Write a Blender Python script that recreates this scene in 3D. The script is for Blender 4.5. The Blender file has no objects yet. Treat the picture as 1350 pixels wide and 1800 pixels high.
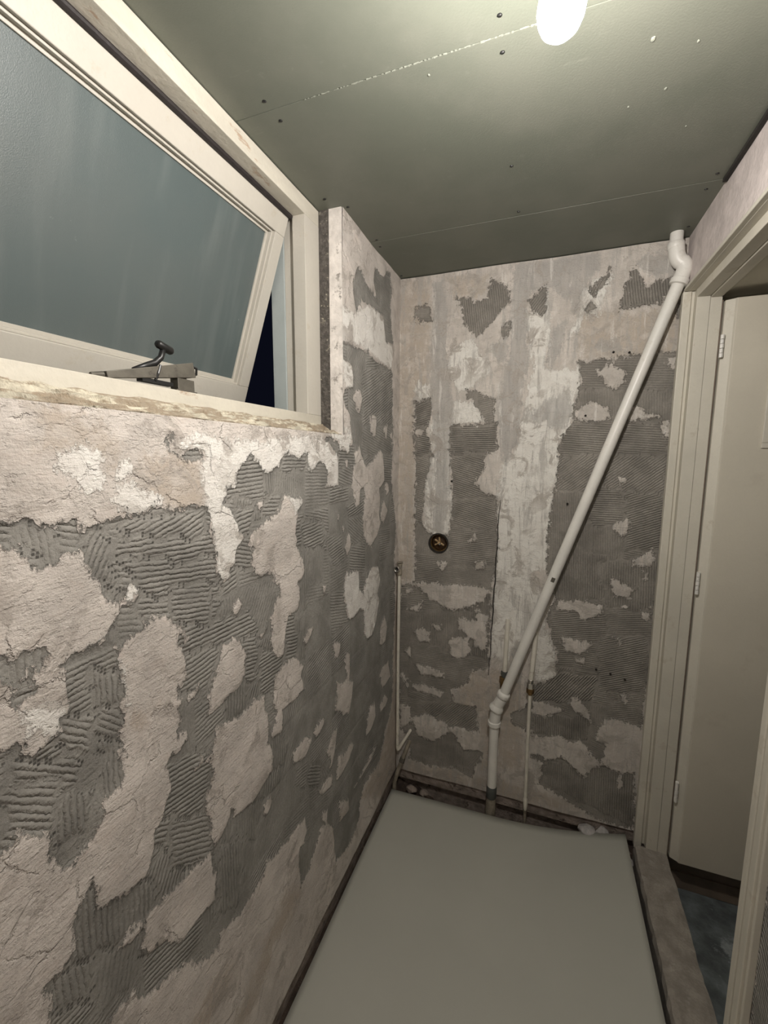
import bpy, bmesh, math, random
import numpy as np
from mathutils import Vector, Matrix
R_ = math.radians
rnd = random.Random(7)
scene = bpy.context.scene

# ---------------------------------------------------------------- camera, world, exposure
cam_d = bpy.data.cameras.new('camera'); cam = bpy.data.objects.new('camera', cam_d)
scene.collection.objects.link(cam); scene.camera = cam
cam.location = (0.6541, -1.9444, 1.6081)
cam.rotation_mode = 'XYZ'; cam.rotation_euler = (1.4419, -0.0049, 0.3583)
cam_d.sensor_fit = 'VERTICAL'; cam_d.sensor_height = 36; cam_d.lens = 754.29/1800*36
cam_d.clip_start = 0.01
scene.view_settings.view_transform = 'Standard'; scene.view_settings.look = 'None'
scene.view_settings.gamma = 1; scene.view_settings.exposure = 0.0
wd = bpy.data.worlds.new('night'); scene.world = wd; wd.use_nodes = True
wd.node_tree.nodes['Background'].inputs[0].default_value = (0.012, 0.014, 0.03, 1)
wd.node_tree.nodes['Background'].inputs[1].default_value = 0.25
BULB = (0.644, -1.275, 2.178); BULB_POWER = 880.0      # emission strength of the bulb glass
HALL_W = 0.0
W, H = 1.1006, 2.4

# ---------------------------------------------------------------- material helpers
class NT:
    def __init__(s, name):
        s.m = bpy.data.materials.new(name); s.m.use_nodes = True
        s.t = s.m.node_tree; s.n = s.t.nodes; s.b = s.n['Principled BSDF']
    def lk(s, a, b): s.t.links.new(a, b)
    def node(s, typ, **kw):
        x = s.n.new(typ)
        for k, v in kw.items(): setattr(x, k, v)
        return x
    def setin(s, sock, v):
        if hasattr(v, 'is_linked') or isinstance(v, bpy.types.NodeSocket): s.lk(v, sock)
        else: sock.default_value = v
    def math(s, op, a, b=0.0, c=None, clamp=False):
        x = s.node('ShaderNodeMath', operation=op, use_clamp=clamp)
        s.setin(x.inputs[0], a); s.setin(x.inputs[1], b)
        if c is not None: s.setin(x.inputs[2], c)
        return x.outputs[0]
    def attr(s, name): return s.node('ShaderNodeAttribute', attribute_name=name).outputs['Fac']
    def pos(s):
        if not hasattr(s, '_p'): s._p = s.node('ShaderNodeTexCoord').outputs['Object']
        return s._p
    def noise(s, scale, detail=3, rough=0.55, vec=None, out='Fac', stretch=None, dist=0.0):
        x = s.node('ShaderNodeTexNoise'); v = vec or s.pos()
        if stretch:
            mp = s.node('ShaderNodeMapping'); mp.inputs['Scale'].default_value = stretch; s.lk(v, mp.inputs[0]); v = mp.outputs[0]
        s.lk(v, x.inputs['Vector']); x.inputs['Scale'].default_value = scale; x.inputs['Detail'].default_value = detail
        x.inputs['Roughness'].default_value = rough; x.inputs['Distortion'].default_value = dist
        return x.outputs[out]
    def ramp(s, f, lo, hi, a=0.0, b=1.0, smooth=True):
        x = s.node('ShaderNodeMapRange', interpolation_type='SMOOTHSTEP' if smooth else 'LINEAR')
        s.setin(x.inputs[0], f); s.setin(x.inputs[1], lo); s.setin(x.inputs[2], hi); s.setin(x.inputs[3], a); s.setin(x.inputs[4], b)
        return x.outputs[0]
    def mix(s, f, a, b, blend='MIX'):
        x = s.node('ShaderNodeMix', data_type='RGBA', blend_type=blend)
        s.setin(x.inputs[0], f)
        for sock, v in ((x.inputs[6], a), (x.inputs[7], b)):
            if isinstance(v, tuple): sock.default_value = v if len(v) == 4 else v+(1,)
            else: s.lk(v, sock)
        return x.outputs[2]
    def bump(s, h, dist=0.002, strength=1.0):
        x = s.node('ShaderNodeBump'); x.inputs['Distance'].default_value = dist; x.inputs['Strength'].default_value = strength
        s.lk(h, x.inputs['Height']); s.lk(x.outputs[0], s.b.inputs['Normal'])

def lin(r, g, b): return tuple(((c/255)/12.92 if c/255 <= .04045 else ((c/255+.055)/1.055)**2.4) for c in (r, g, b))

def simple(name, col, rough=.5, var=.12, vs=9, fine=0.0, metal=0, dthr=.58, dirt=None, dirt_amt=.5, dirt_scale=6, bumpd=.0006, bs=140, stretch=None, spec=.5):
    k = NT(name); b = k.b
    n = k.noise(vs, 4, stretch=stretch)
    c = k.mix(k.ramp(n, .3, .7), tuple(x*(1-var) for x in col), tuple(min(1, x*(1+var)) for x in col))
    if dirt:
        d = k.noise(dirt_scale, 6, .7, stretch=stretch)
        c = k.mix(k.ramp(d, dthr, dthr+.1, 0, dirt_amt), c, dirt)
    if fine:
        f = k.noise(bs*1.3, 2); c = k.mix(k.ramp(f, .35, .65, 0, fine), c, tuple(x*.6 for x in col))
    k.lk(c, b.inputs['Base Color']); b.inputs['Roughness'].default_value = rough; b.inputs['Metallic'].default_value = metal
    b.inputs['Specular IOR Level'].default_value = spec
    if bumpd: k.bump(k.noise(bs, 3), bumpd)
    return k.m

def wall_material(name, light, ridge_period, adh_col, depth, chip, streak, rgain):
    """stripped wall: plaster patches over ridged tile adhesive; masks are distance fields stored on the mesh"""
    k = NT(name); b = k.b
    n1 = k.noise(38, 4, .62); n2 = k.noise(170, 3, .6); n3 = k.noise(9, 4, .6); n4 = k.noise(420, 2, .5); n5 = k.noise(15, 6, .68, stretch=(1, 1, 1.6)); n6 = k.noise(90, 5, .75, stretch=(1, 1, .45)); n7 = k.noise(42, 6, .7, stretch=(1, 1, .13))
    def edge(att, amp, soft):
        w_ = k.math('MULTIPLY_ADD', k.math('SUBTRACT', n1, .5), amp, k.attr(att))
        w_ = k.math('MULTIPLY_ADD', k.math('SUBTRACT', n6, .5), amp*.8, w_)
        w_ = k.math('MULTIPLY_ADD', k.math('SUBTRACT', n2, .5), amp*.5, w_)
        if att != 'adh': w_ = k.math('MULTIPLY_ADD', k.math('SUBTRACT', n7, .5), streak, w_)
        return w_, k.ramp(w_, -soft, soft)
    sd0, _a = edge('adh', .036 if streak < .05 else .056, .0012)
    chips = k.ramp(k.noise(34, 5, .75), .615, .68, 0, chip); sd = k.math('SUBTRACT', sd0, chips)
    spots = k.ramp(k.noise(44, 5, .75, stretch=(1, 1, .6)), .69, .73, 0, chip*.6); sd = k.math('ADD', sd, spots)
    adh = k.ramp(sd, -.0012, .0012)
    _, wht = edge('wht', .06, .004); _, tan = edge('tan', .07, .016); _, skm = edge('skm', .05, .008)
    # plaster colours
    P = light
    c = k.mix(k.ramp(n3, .3, .7), tuple(x*.86 for x in P), tuple(min(1, x*1.12) for x in P))
    c = k.mix(k.ramp(n5, .5, .75, 0, .35), c, (P[0]*.97, P[1]*.88, P[2]*.84))
    c = k.mix(k.math('MULTIPLY', tan, k.ramp(n5, .3, .6, .2, .7)), c, (P[0]*.72, P[1]*.66, P[2]*.58))
    c = k.mix(k.math('MULTIPLY', wht, k.ramp(n5, .3, .6, .6, 1)), c, (min(1, P[0]*1.30), min(1, P[1]*1.37), min(1, P[2]*1.40)))
    grey = k.mix(n7, (.285, .275, .258), (.43, .415, .39))
    c = k.mix(k.math('MULTIPLY', skm, k.ramp(n7, .3, .6, .95, .6)), c, grey)
    if streak > .05:
        dr = k.noise(17, 7, .75, stretch=(1.6, 1, .22), dist=.5)
        c = k.mix(k.math('MULTIPLY', k.ramp(dr, .50, .60), k.ramp(n3, .35, .55, .2, .75)), c, k.mix(n2, (.30, .29, .27), (.50, .475, .445)))
        c = k.mix(k.math('MULTIPLY', k.ramp(dr, .44, .36), .6), c, (.70, .68, .64))
    scuff = k.math('MULTIPLY', k.ramp(k.noise(13, 7, .72, dist=.8), .50, .58), k.ramp(k.noise(5, 2), .38, .58, .15, .85))
    c = k.mix(scuff, c, k.mix(n2, (P[0]*.50, P[1]*.50, P[2]*.48), (P[0]*.85, P[1]*.83, P[2]*.82)))
    c = k.mix(k.ramp(k.noise(85, 5, .75), .60, .70, 0, .35), c, (P[0]*.5, P[1]*.46, P[2]*.42))
    # adhesive colours
    A = adh_col
    a = k.mix(k.ramp(n3, .35, .65), tuple(x*.82 for x in A), tuple(x*1.18 for x in A))
    a = k.mix(k.ramp(n2, .3, .7, 0, .35), a, tuple(x*.62 for x in A))
    a = k.mix(k.ramp(k.noise(60, 6, .8, stretch=(1, 1, 2.2)), .61, .72, 0, .7), a, tuple(x*1.9 for x in A))
    # ridges
    dist = k.math('MULTIPLY_ADD', k.math('SUBTRACT', n1, .5), 5.0, k.math('MULTIPLY', k.math('SUBTRACT', n2, .5), 2.4))
    ph = k.math('MULTIPLY_ADD', k.attr('ph'), 2*math.pi/ridge_period, dist)
    s_ = k.math('MULTIPLY_ADD', k.math('SINE', ph), .5, .5)
    s_ = k.math('POWER', s_, .42)
    rs = k.math('MULTIPLY', k.attr('rs'), k.ramp(k.noise(14, 3), .28, .5, .35, 1))
    ridge = k.math('MULTIPLY', k.math('MULTIPLY', s_, rs), adh)
    base = k.math('MULTIPLY', adh, -.55)                      # plaster stands proud of the combed adhesive
    lip = k.math('MULTIPLY', k.ramp(k.math('ABSOLUTE', sd), 0, .004, 1, 0), .35)
    h = k.math('ADD', k.math('ADD', k.math('MULTIPLY', ridge, .95*rgain), base), lip)
    h = k.math('MULTIPLY_ADD', n2, .55, h); h = k.math('MULTIPLY_ADD', n1, .7, h); h = k.math('MULTIPLY_ADD', n4, .22, h)
    h = k.math('MULTIPLY_ADD', wht, k.math('MULTIPLY', k.math('SUBTRACT', 1.0, adh), .35), h)
    rot = k.node('ShaderNodeMapping'); rot.inputs['Rotation'].default_value = (R_(-18), R_(12), 0); rot.inputs['Scale'].default_value = (1, .28, 1.5) if depth > .002 else (.5, 1, .8); k.lk(k.pos(), rot.inputs[0])
    h = k.math('MULTIPLY_ADD', k.noise(150, 3, .6, vec=rot.outputs[0]), k.math('MULTIPLY_ADD', adh, -.35, .5), h)
    vor = k.node('ShaderNodeTexVoronoi', feature='DISTANCE_TO_EDGE'); vor.inputs['Scale'].default_value = 8.5
    wv = k.node('ShaderNodeMix', data_type='VECTOR'); wv.inputs[0].default_value = .055; k.lk(k.pos(), wv.inputs[4]); k.lk(k.noise(11, 6, .7, out='Color'), wv.inputs[5]); k.lk(wv.outputs[1], vor.inputs['Vector'])
    crk = k.math('MULTIPLY', k.ramp(vor.outputs['Distance'], 0, .022, 1, 0), k.ramp(n3, .48, .58))
    h = k.math('MULTIPLY_ADD', crk, k.math('MULTIPLY_ADD', adh, .8, -.9) if depth > .0028 else k.math('MULTIPLY_ADD', adh, .3, -.35), h)
    flakes = k.ramp(n5, .47, .52)
    h = k.math('MULTIPLY_ADD', flakes, k.math('MULTIPLY', k.math('SUBTRACT', 1.0, adh), .28), h)
    c = k.mix(adh, c, a)
    k.lk(c, b.inputs['Base Color']); b.inputs['Roughness'].default_value = .88; b.inputs['Specular IOR Level'].default_value = .25
    k.bump(h, depth)
    return k.m

PLAS = (.60, .555, .515)
M = {}
M['left'] = wall_material('stripped_plaster_left', PLAS, .0100, (.275, .266, .245), .0030, .012, .02, 1.0)
M['back'] = wall_material('stripped_plaster_back', (.56, .52, .475), .0090, (.262, .245, .218), .0026, .024, .09, 1.9)
M['plaster'] = simple('pink_plaster', (.58, .52, .50), .9, .14, 14, .1, dirt=(.42, .38, .33), dirt_amt=.5, dirt_scale=9, bumpd=.002, bs=60)
M['reveal'] = simple('reveal_plaster', (.66, .62, .58), .9, .15, 20, .1, dirt=(.22, .2, .18), dirt_amt=.9, dirt_scale=26, bumpd=.003, bs=70)
M['crumb'] = simple('crumbled_mortar', (.10, .09, .08), .95, .35, 60, .5, dirt=(.50, .46, .36), dirt_amt=.9, dirt_scale=80, bumpd=.006, bs=110)
M['foam'] = simple('flaking_paint_ledge', (.56, .52, .42), .85, .25, 30, .3, dthr=.42, dirt=(.25, .19, .13), dirt_amt=.85, dirt_scale=24, bumpd=.006, bs=110, stretch=(1, .4, 1.5))
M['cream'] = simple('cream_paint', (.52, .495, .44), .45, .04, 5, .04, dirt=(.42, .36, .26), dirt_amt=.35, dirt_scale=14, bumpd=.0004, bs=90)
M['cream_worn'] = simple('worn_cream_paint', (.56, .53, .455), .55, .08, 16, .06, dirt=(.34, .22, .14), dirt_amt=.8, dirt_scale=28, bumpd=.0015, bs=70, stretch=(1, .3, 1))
M['door'] = simple('cream_door_paint', (.60, .56, .47), .5, .04, 4, .04, dirt=(.45, .40, .32), dirt_amt=.2, dirt_scale=7, bumpd=.0005, bs=150)
M['doorframe'] = simple('cream_frame_paint', (.60, .57, .49), .5, .05, 6, .05, dirt=(.40, .34, .26), dirt_amt=.35, dirt_scale=12, bumpd=.0006, bs=100)
M['pvc'] = simple('painted_pvc', (.74, .725, .68), .38, .05, 10, .05, dirt=(.5, .47, .4), dirt_amt=.3, dirt_scale=20, bumpd=.0003)
M['copperpaint'] = simple('painted_copper', (.66, .63, .55), .45, .06, 30, .08, dirt=(.3, .25, .18), dirt_amt=.5, dirt_scale=35, bumpd=.0004)
M['brass'] = simple('dull_brass', (.22, .14, .06), .42, .3, 60, .2, metal=.85, bumpd=.0006)
M['brass_dark'] = simple('tarnished_brass', (.07, .04, .02), .5, .3, 60, .2, metal=.5, bumpd=.0006)
M['brass_light'] = simple('rubbed_brass', (.50, .36, .20), .35, .3, 60, .2, metal=.6, bumpd=.0006)
M['chrome'] = simple('worn_chrome', (.62, .60, .56), .25, .1, 50, .1, metal=.9, bumpd=.0002)
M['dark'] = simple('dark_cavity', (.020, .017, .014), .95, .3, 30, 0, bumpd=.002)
M['black'] = simple('black_plastic', (.012, .012, .012), .4, .1, 10, 0, bumpd=0)
M['stay'] = simple('grimy_aluminium', (.13, .12, .10), .5, .15, 40, .1, metal=.4, dirt=(.05, .045, .04), dirt_amt=.6, dirt_scale=30, bumpd=.0004)
M['rubber'] = simple('weather_seal', (.018, .014, .014), .6, .2, 60, 0, bumpd=.0008)
M['board'] = simple('pale_board', (.47, .47, .42), .62, .03, 2.2, .03, bumpd=.0002, bs=300)
M['green'] = None
M['dirt'] = simple('bare_dirt', (.060, .042, .032), .97, .4, 22, .4, dirt=(.26, .22, .19), dirt_amt=.7, dirt_scale=26, bumpd=.008, bs=60)
M['footing'] = simple('brick_footing', (.30, .25, .215), .95, .35, 26, .4, dirt=(.05, .035, .03), dirt_amt=.9, dirt_scale=18, bumpd=.006, bs=80)
M['concrete'] = simple('dusty_concrete', (.31, .28, .245), .9, .2, 22, .25, dirt=(.46, .42, .38), dirt_amt=.6, dirt_scale=20, bumpd=.002, bs=120)
M['screed'] = simple('blue_grey_screed', (.15, .17, .175), .8, .4, 12, .2, dirt=(.42, .46, .47), dirt_amt=.7, dirt_scale=9, bumpd=.003, bs=60)
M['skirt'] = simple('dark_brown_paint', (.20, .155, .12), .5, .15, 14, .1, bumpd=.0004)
M['hallwall'] = simple('hall_paint', (.62, .59, .50), .85, .06, 4, .05, bumpd=.0005)
M['rubble'] = simple('plaster_rubble', (.46, .44, .43), .95, .2, 40, .2, bumpd=.003)
M['darkpipe'] = simple('dark_grey_coupling', (.07, .075, .07), .5, .15, 20, 0, bumpd=0)
M['grubby'] = simple('grubby_pipe', (.26, .23, .18), .7, .3, 30, .3, bumpd=.001)
M['outside'] = simple('outside_frame', (.36, .40, .40), .5, .06, 8, 0, bumpd=.0003)

def green_board():
    k = NT('green_plasterboard'); b = k.b
    n = k.noise(3.2, 5, .6); n2 = k.noise(30, 4, .6)
    c = k.mix(k.ramp(n, .35, .65), (.138, .149, .120), (.166, .173, .142))
    c = k.mix(k.ramp(n2, .62, .8, 0, .25), c, (.26, .27, .23))
    # pale scuffs: long smears running across the sheet
    sm = k.noise(5, 5, .7, stretch=(.5, 3, 1)); c = k.mix(k.ramp(sm, .64, .74, 0, .35), c, (.34, .35, .29))
    k.lk(c, b.inputs['Base Color']); b.inputs['Roughness'].default_value = .52; b.inputs['Specular IOR Level'].default_value = .45
    k.bump(k.noise(240, 3), .0004)
    return k.m
M['green'] = green_board()
M['filler'] = simple('joint_scuff', (.30, .315, .265), .8, .2, 40, .3, bumpd=.001)

def glass_mat():
    k = NT('frosted_glass'); b = k.b
    st = k.noise(7, 3, .5, stretch=(1, 3.2, .25)); sp = k.noise(2.3, 3)
    c = k.mix(k.ramp(st, .45, .7), (.105, .135, .137), (.135, .165, .165))
    c = k.mix(k.ramp(sp, .35, .7, 0, .5), c, (.14, .155, .15))
    c = k.mix(k.ramp(k.noise(26, 5, .7), .70, .75, 0, .5), c, (.4, .42, .4))
    k.lk(c, b.inputs['Base Color']); b.inputs['Roughness'].default_value = .42
    b.inputs['Transmission Weight'].default_value = .12; b.inputs['IOR'].default_value = 1.45
    k.bump(k.noise(500, 2), .0003)
    return k.m
M['glass'] = glass_mat()
def bulb_mat():
    k = NT('lit_bulb'); b = k.b
    b.inputs['Base Color'].default_value = (1, 1, 1, 1)
    b.inputs['Emission Color'].default_value = (1.0, .945, .885, 1); b.inputs['Emission Strength'].default_value = BULB_POWER
    return k.m
M['bulb'] = bulb_mat()

# ---------------------------------------------------------------- object helpers
C = scene.collection
def link(o, parent=None):
    C.objects.link(o)
    if parent is not None: o.parent = parent
    return o
def obj(name, bm, mat, parent=None, smooth=False, bevel=0.0):
    bmesh.ops.recalc_face_normals(bm, faces=bm.faces[:])
    me = bpy.data.meshes.new(name); bm.to_mesh(me); bm.free()
    for m in (mat if isinstance(mat, (list, tuple)) else [mat]): me.materials.append(m)
    if smooth:
        for p in me.polygons: p.use_smooth = True
    o = bpy.data.objects.new(name, me); link(o, parent)
    if bevel:
        md = o.modifiers.new('bevel', 'BEVEL'); md.width = bevel; md.segments = 2; md.limit_method = 'ANGLE'
    return o
def tag(o, label=None, cat=None, group=None, kind=None):
    if label: o['label'] = label
    if cat: o['category'] = cat
    if group: o['group'] = group
    if kind: o['kind'] = kind
    return o
def empty(name, loc=(0, 0, 0)):
    o = bpy.data.objects.new(name, None); o.location = loc; o.empty_display_size = .05; return link(o)
def part_at(o, root):      # geometry was built in world space: keep it there under a parent that sits elsewhere
    o.parent = root; o.matrix_parent_inverse = root.matrix_basis.inverted(); return o
def box(bm, a, b, mat=0, mtx=None):
    x0, y0, z0 = a; x1, y1, z1 = b
    vs = [bm.verts.new((x, y, z)) for x in (x0, x1) for y in (y0, y1) for z in (z0, z1)]
    if mtx is not None:
        for v in vs: v.co = mtx @ v.co
    for f in ((0, 1, 3, 2), (4, 6, 7, 5), (0, 4, 5, 1), (2, 3, 7, 6), (0, 2, 6, 4), (1, 5, 7, 3)):
        bm.faces.new([vs[i] for i in f]).material_index = mat
    return bm
def B(a, b, mtx=None): return box(bmesh.new(), a, b, 0, mtx)
def frame_of(d):
    d = d.normalized(); up = Vector((0, 0, 1)) if abs(d.z) < .9 else Vector((0, 1, 0))
    u = d.cross(up).normalized(); return u, d.cross(u).normalized()
def tube(bm, pts, rad, seg=24, cap=True, hollow=0.0):
    """swept circle with a radius per point"""
    pts = [Vector(p) for p in pts]; rad = rad if isinstance(rad, (list, tuple)) else [rad]*len(pts)
    u = None; rings = []
    for i, p in enumerate(pts):
        d = ((pts[i]-pts[i-1]).normalized() if i else Vector()) + ((pts[i+1]-pts[i]).normalized() if i < len(pts)-1 else Vector())
        d.normalize()
        if u is None: u, v = frame_of(d)
        else:
            u = (u - d*u.dot(d)).normalized(); v = d.cross(u)
        rings.append([bm.verts.new(p + (u*math.cos(t)+v*math.sin(t))*rad[i]) for t in [2*math.pi*j/seg for j in range(seg)]])
    for a, b in zip(rings, rings[1:]):
        for j in range(seg): bm.faces.new((a[j], a[(j+1) % seg], b[(j+1) % seg], b[j]))
    if cap: bm.faces.new(rings[0]); bm.faces.new(rings[-1])
    return bm
def bend(p0, p1, p2, r=.03, n=8):
    p0, p1, p2 = map(Vector, (p0, p1, p2)); a = p1+(p0-p1).normalized()*r; b = p1+(p2-p1).normalized()*r
    return [a*(1-t)**2+p1*2*t*(1-t)+b*t*t for t in [i/n for i in range(n+1)]]

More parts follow.
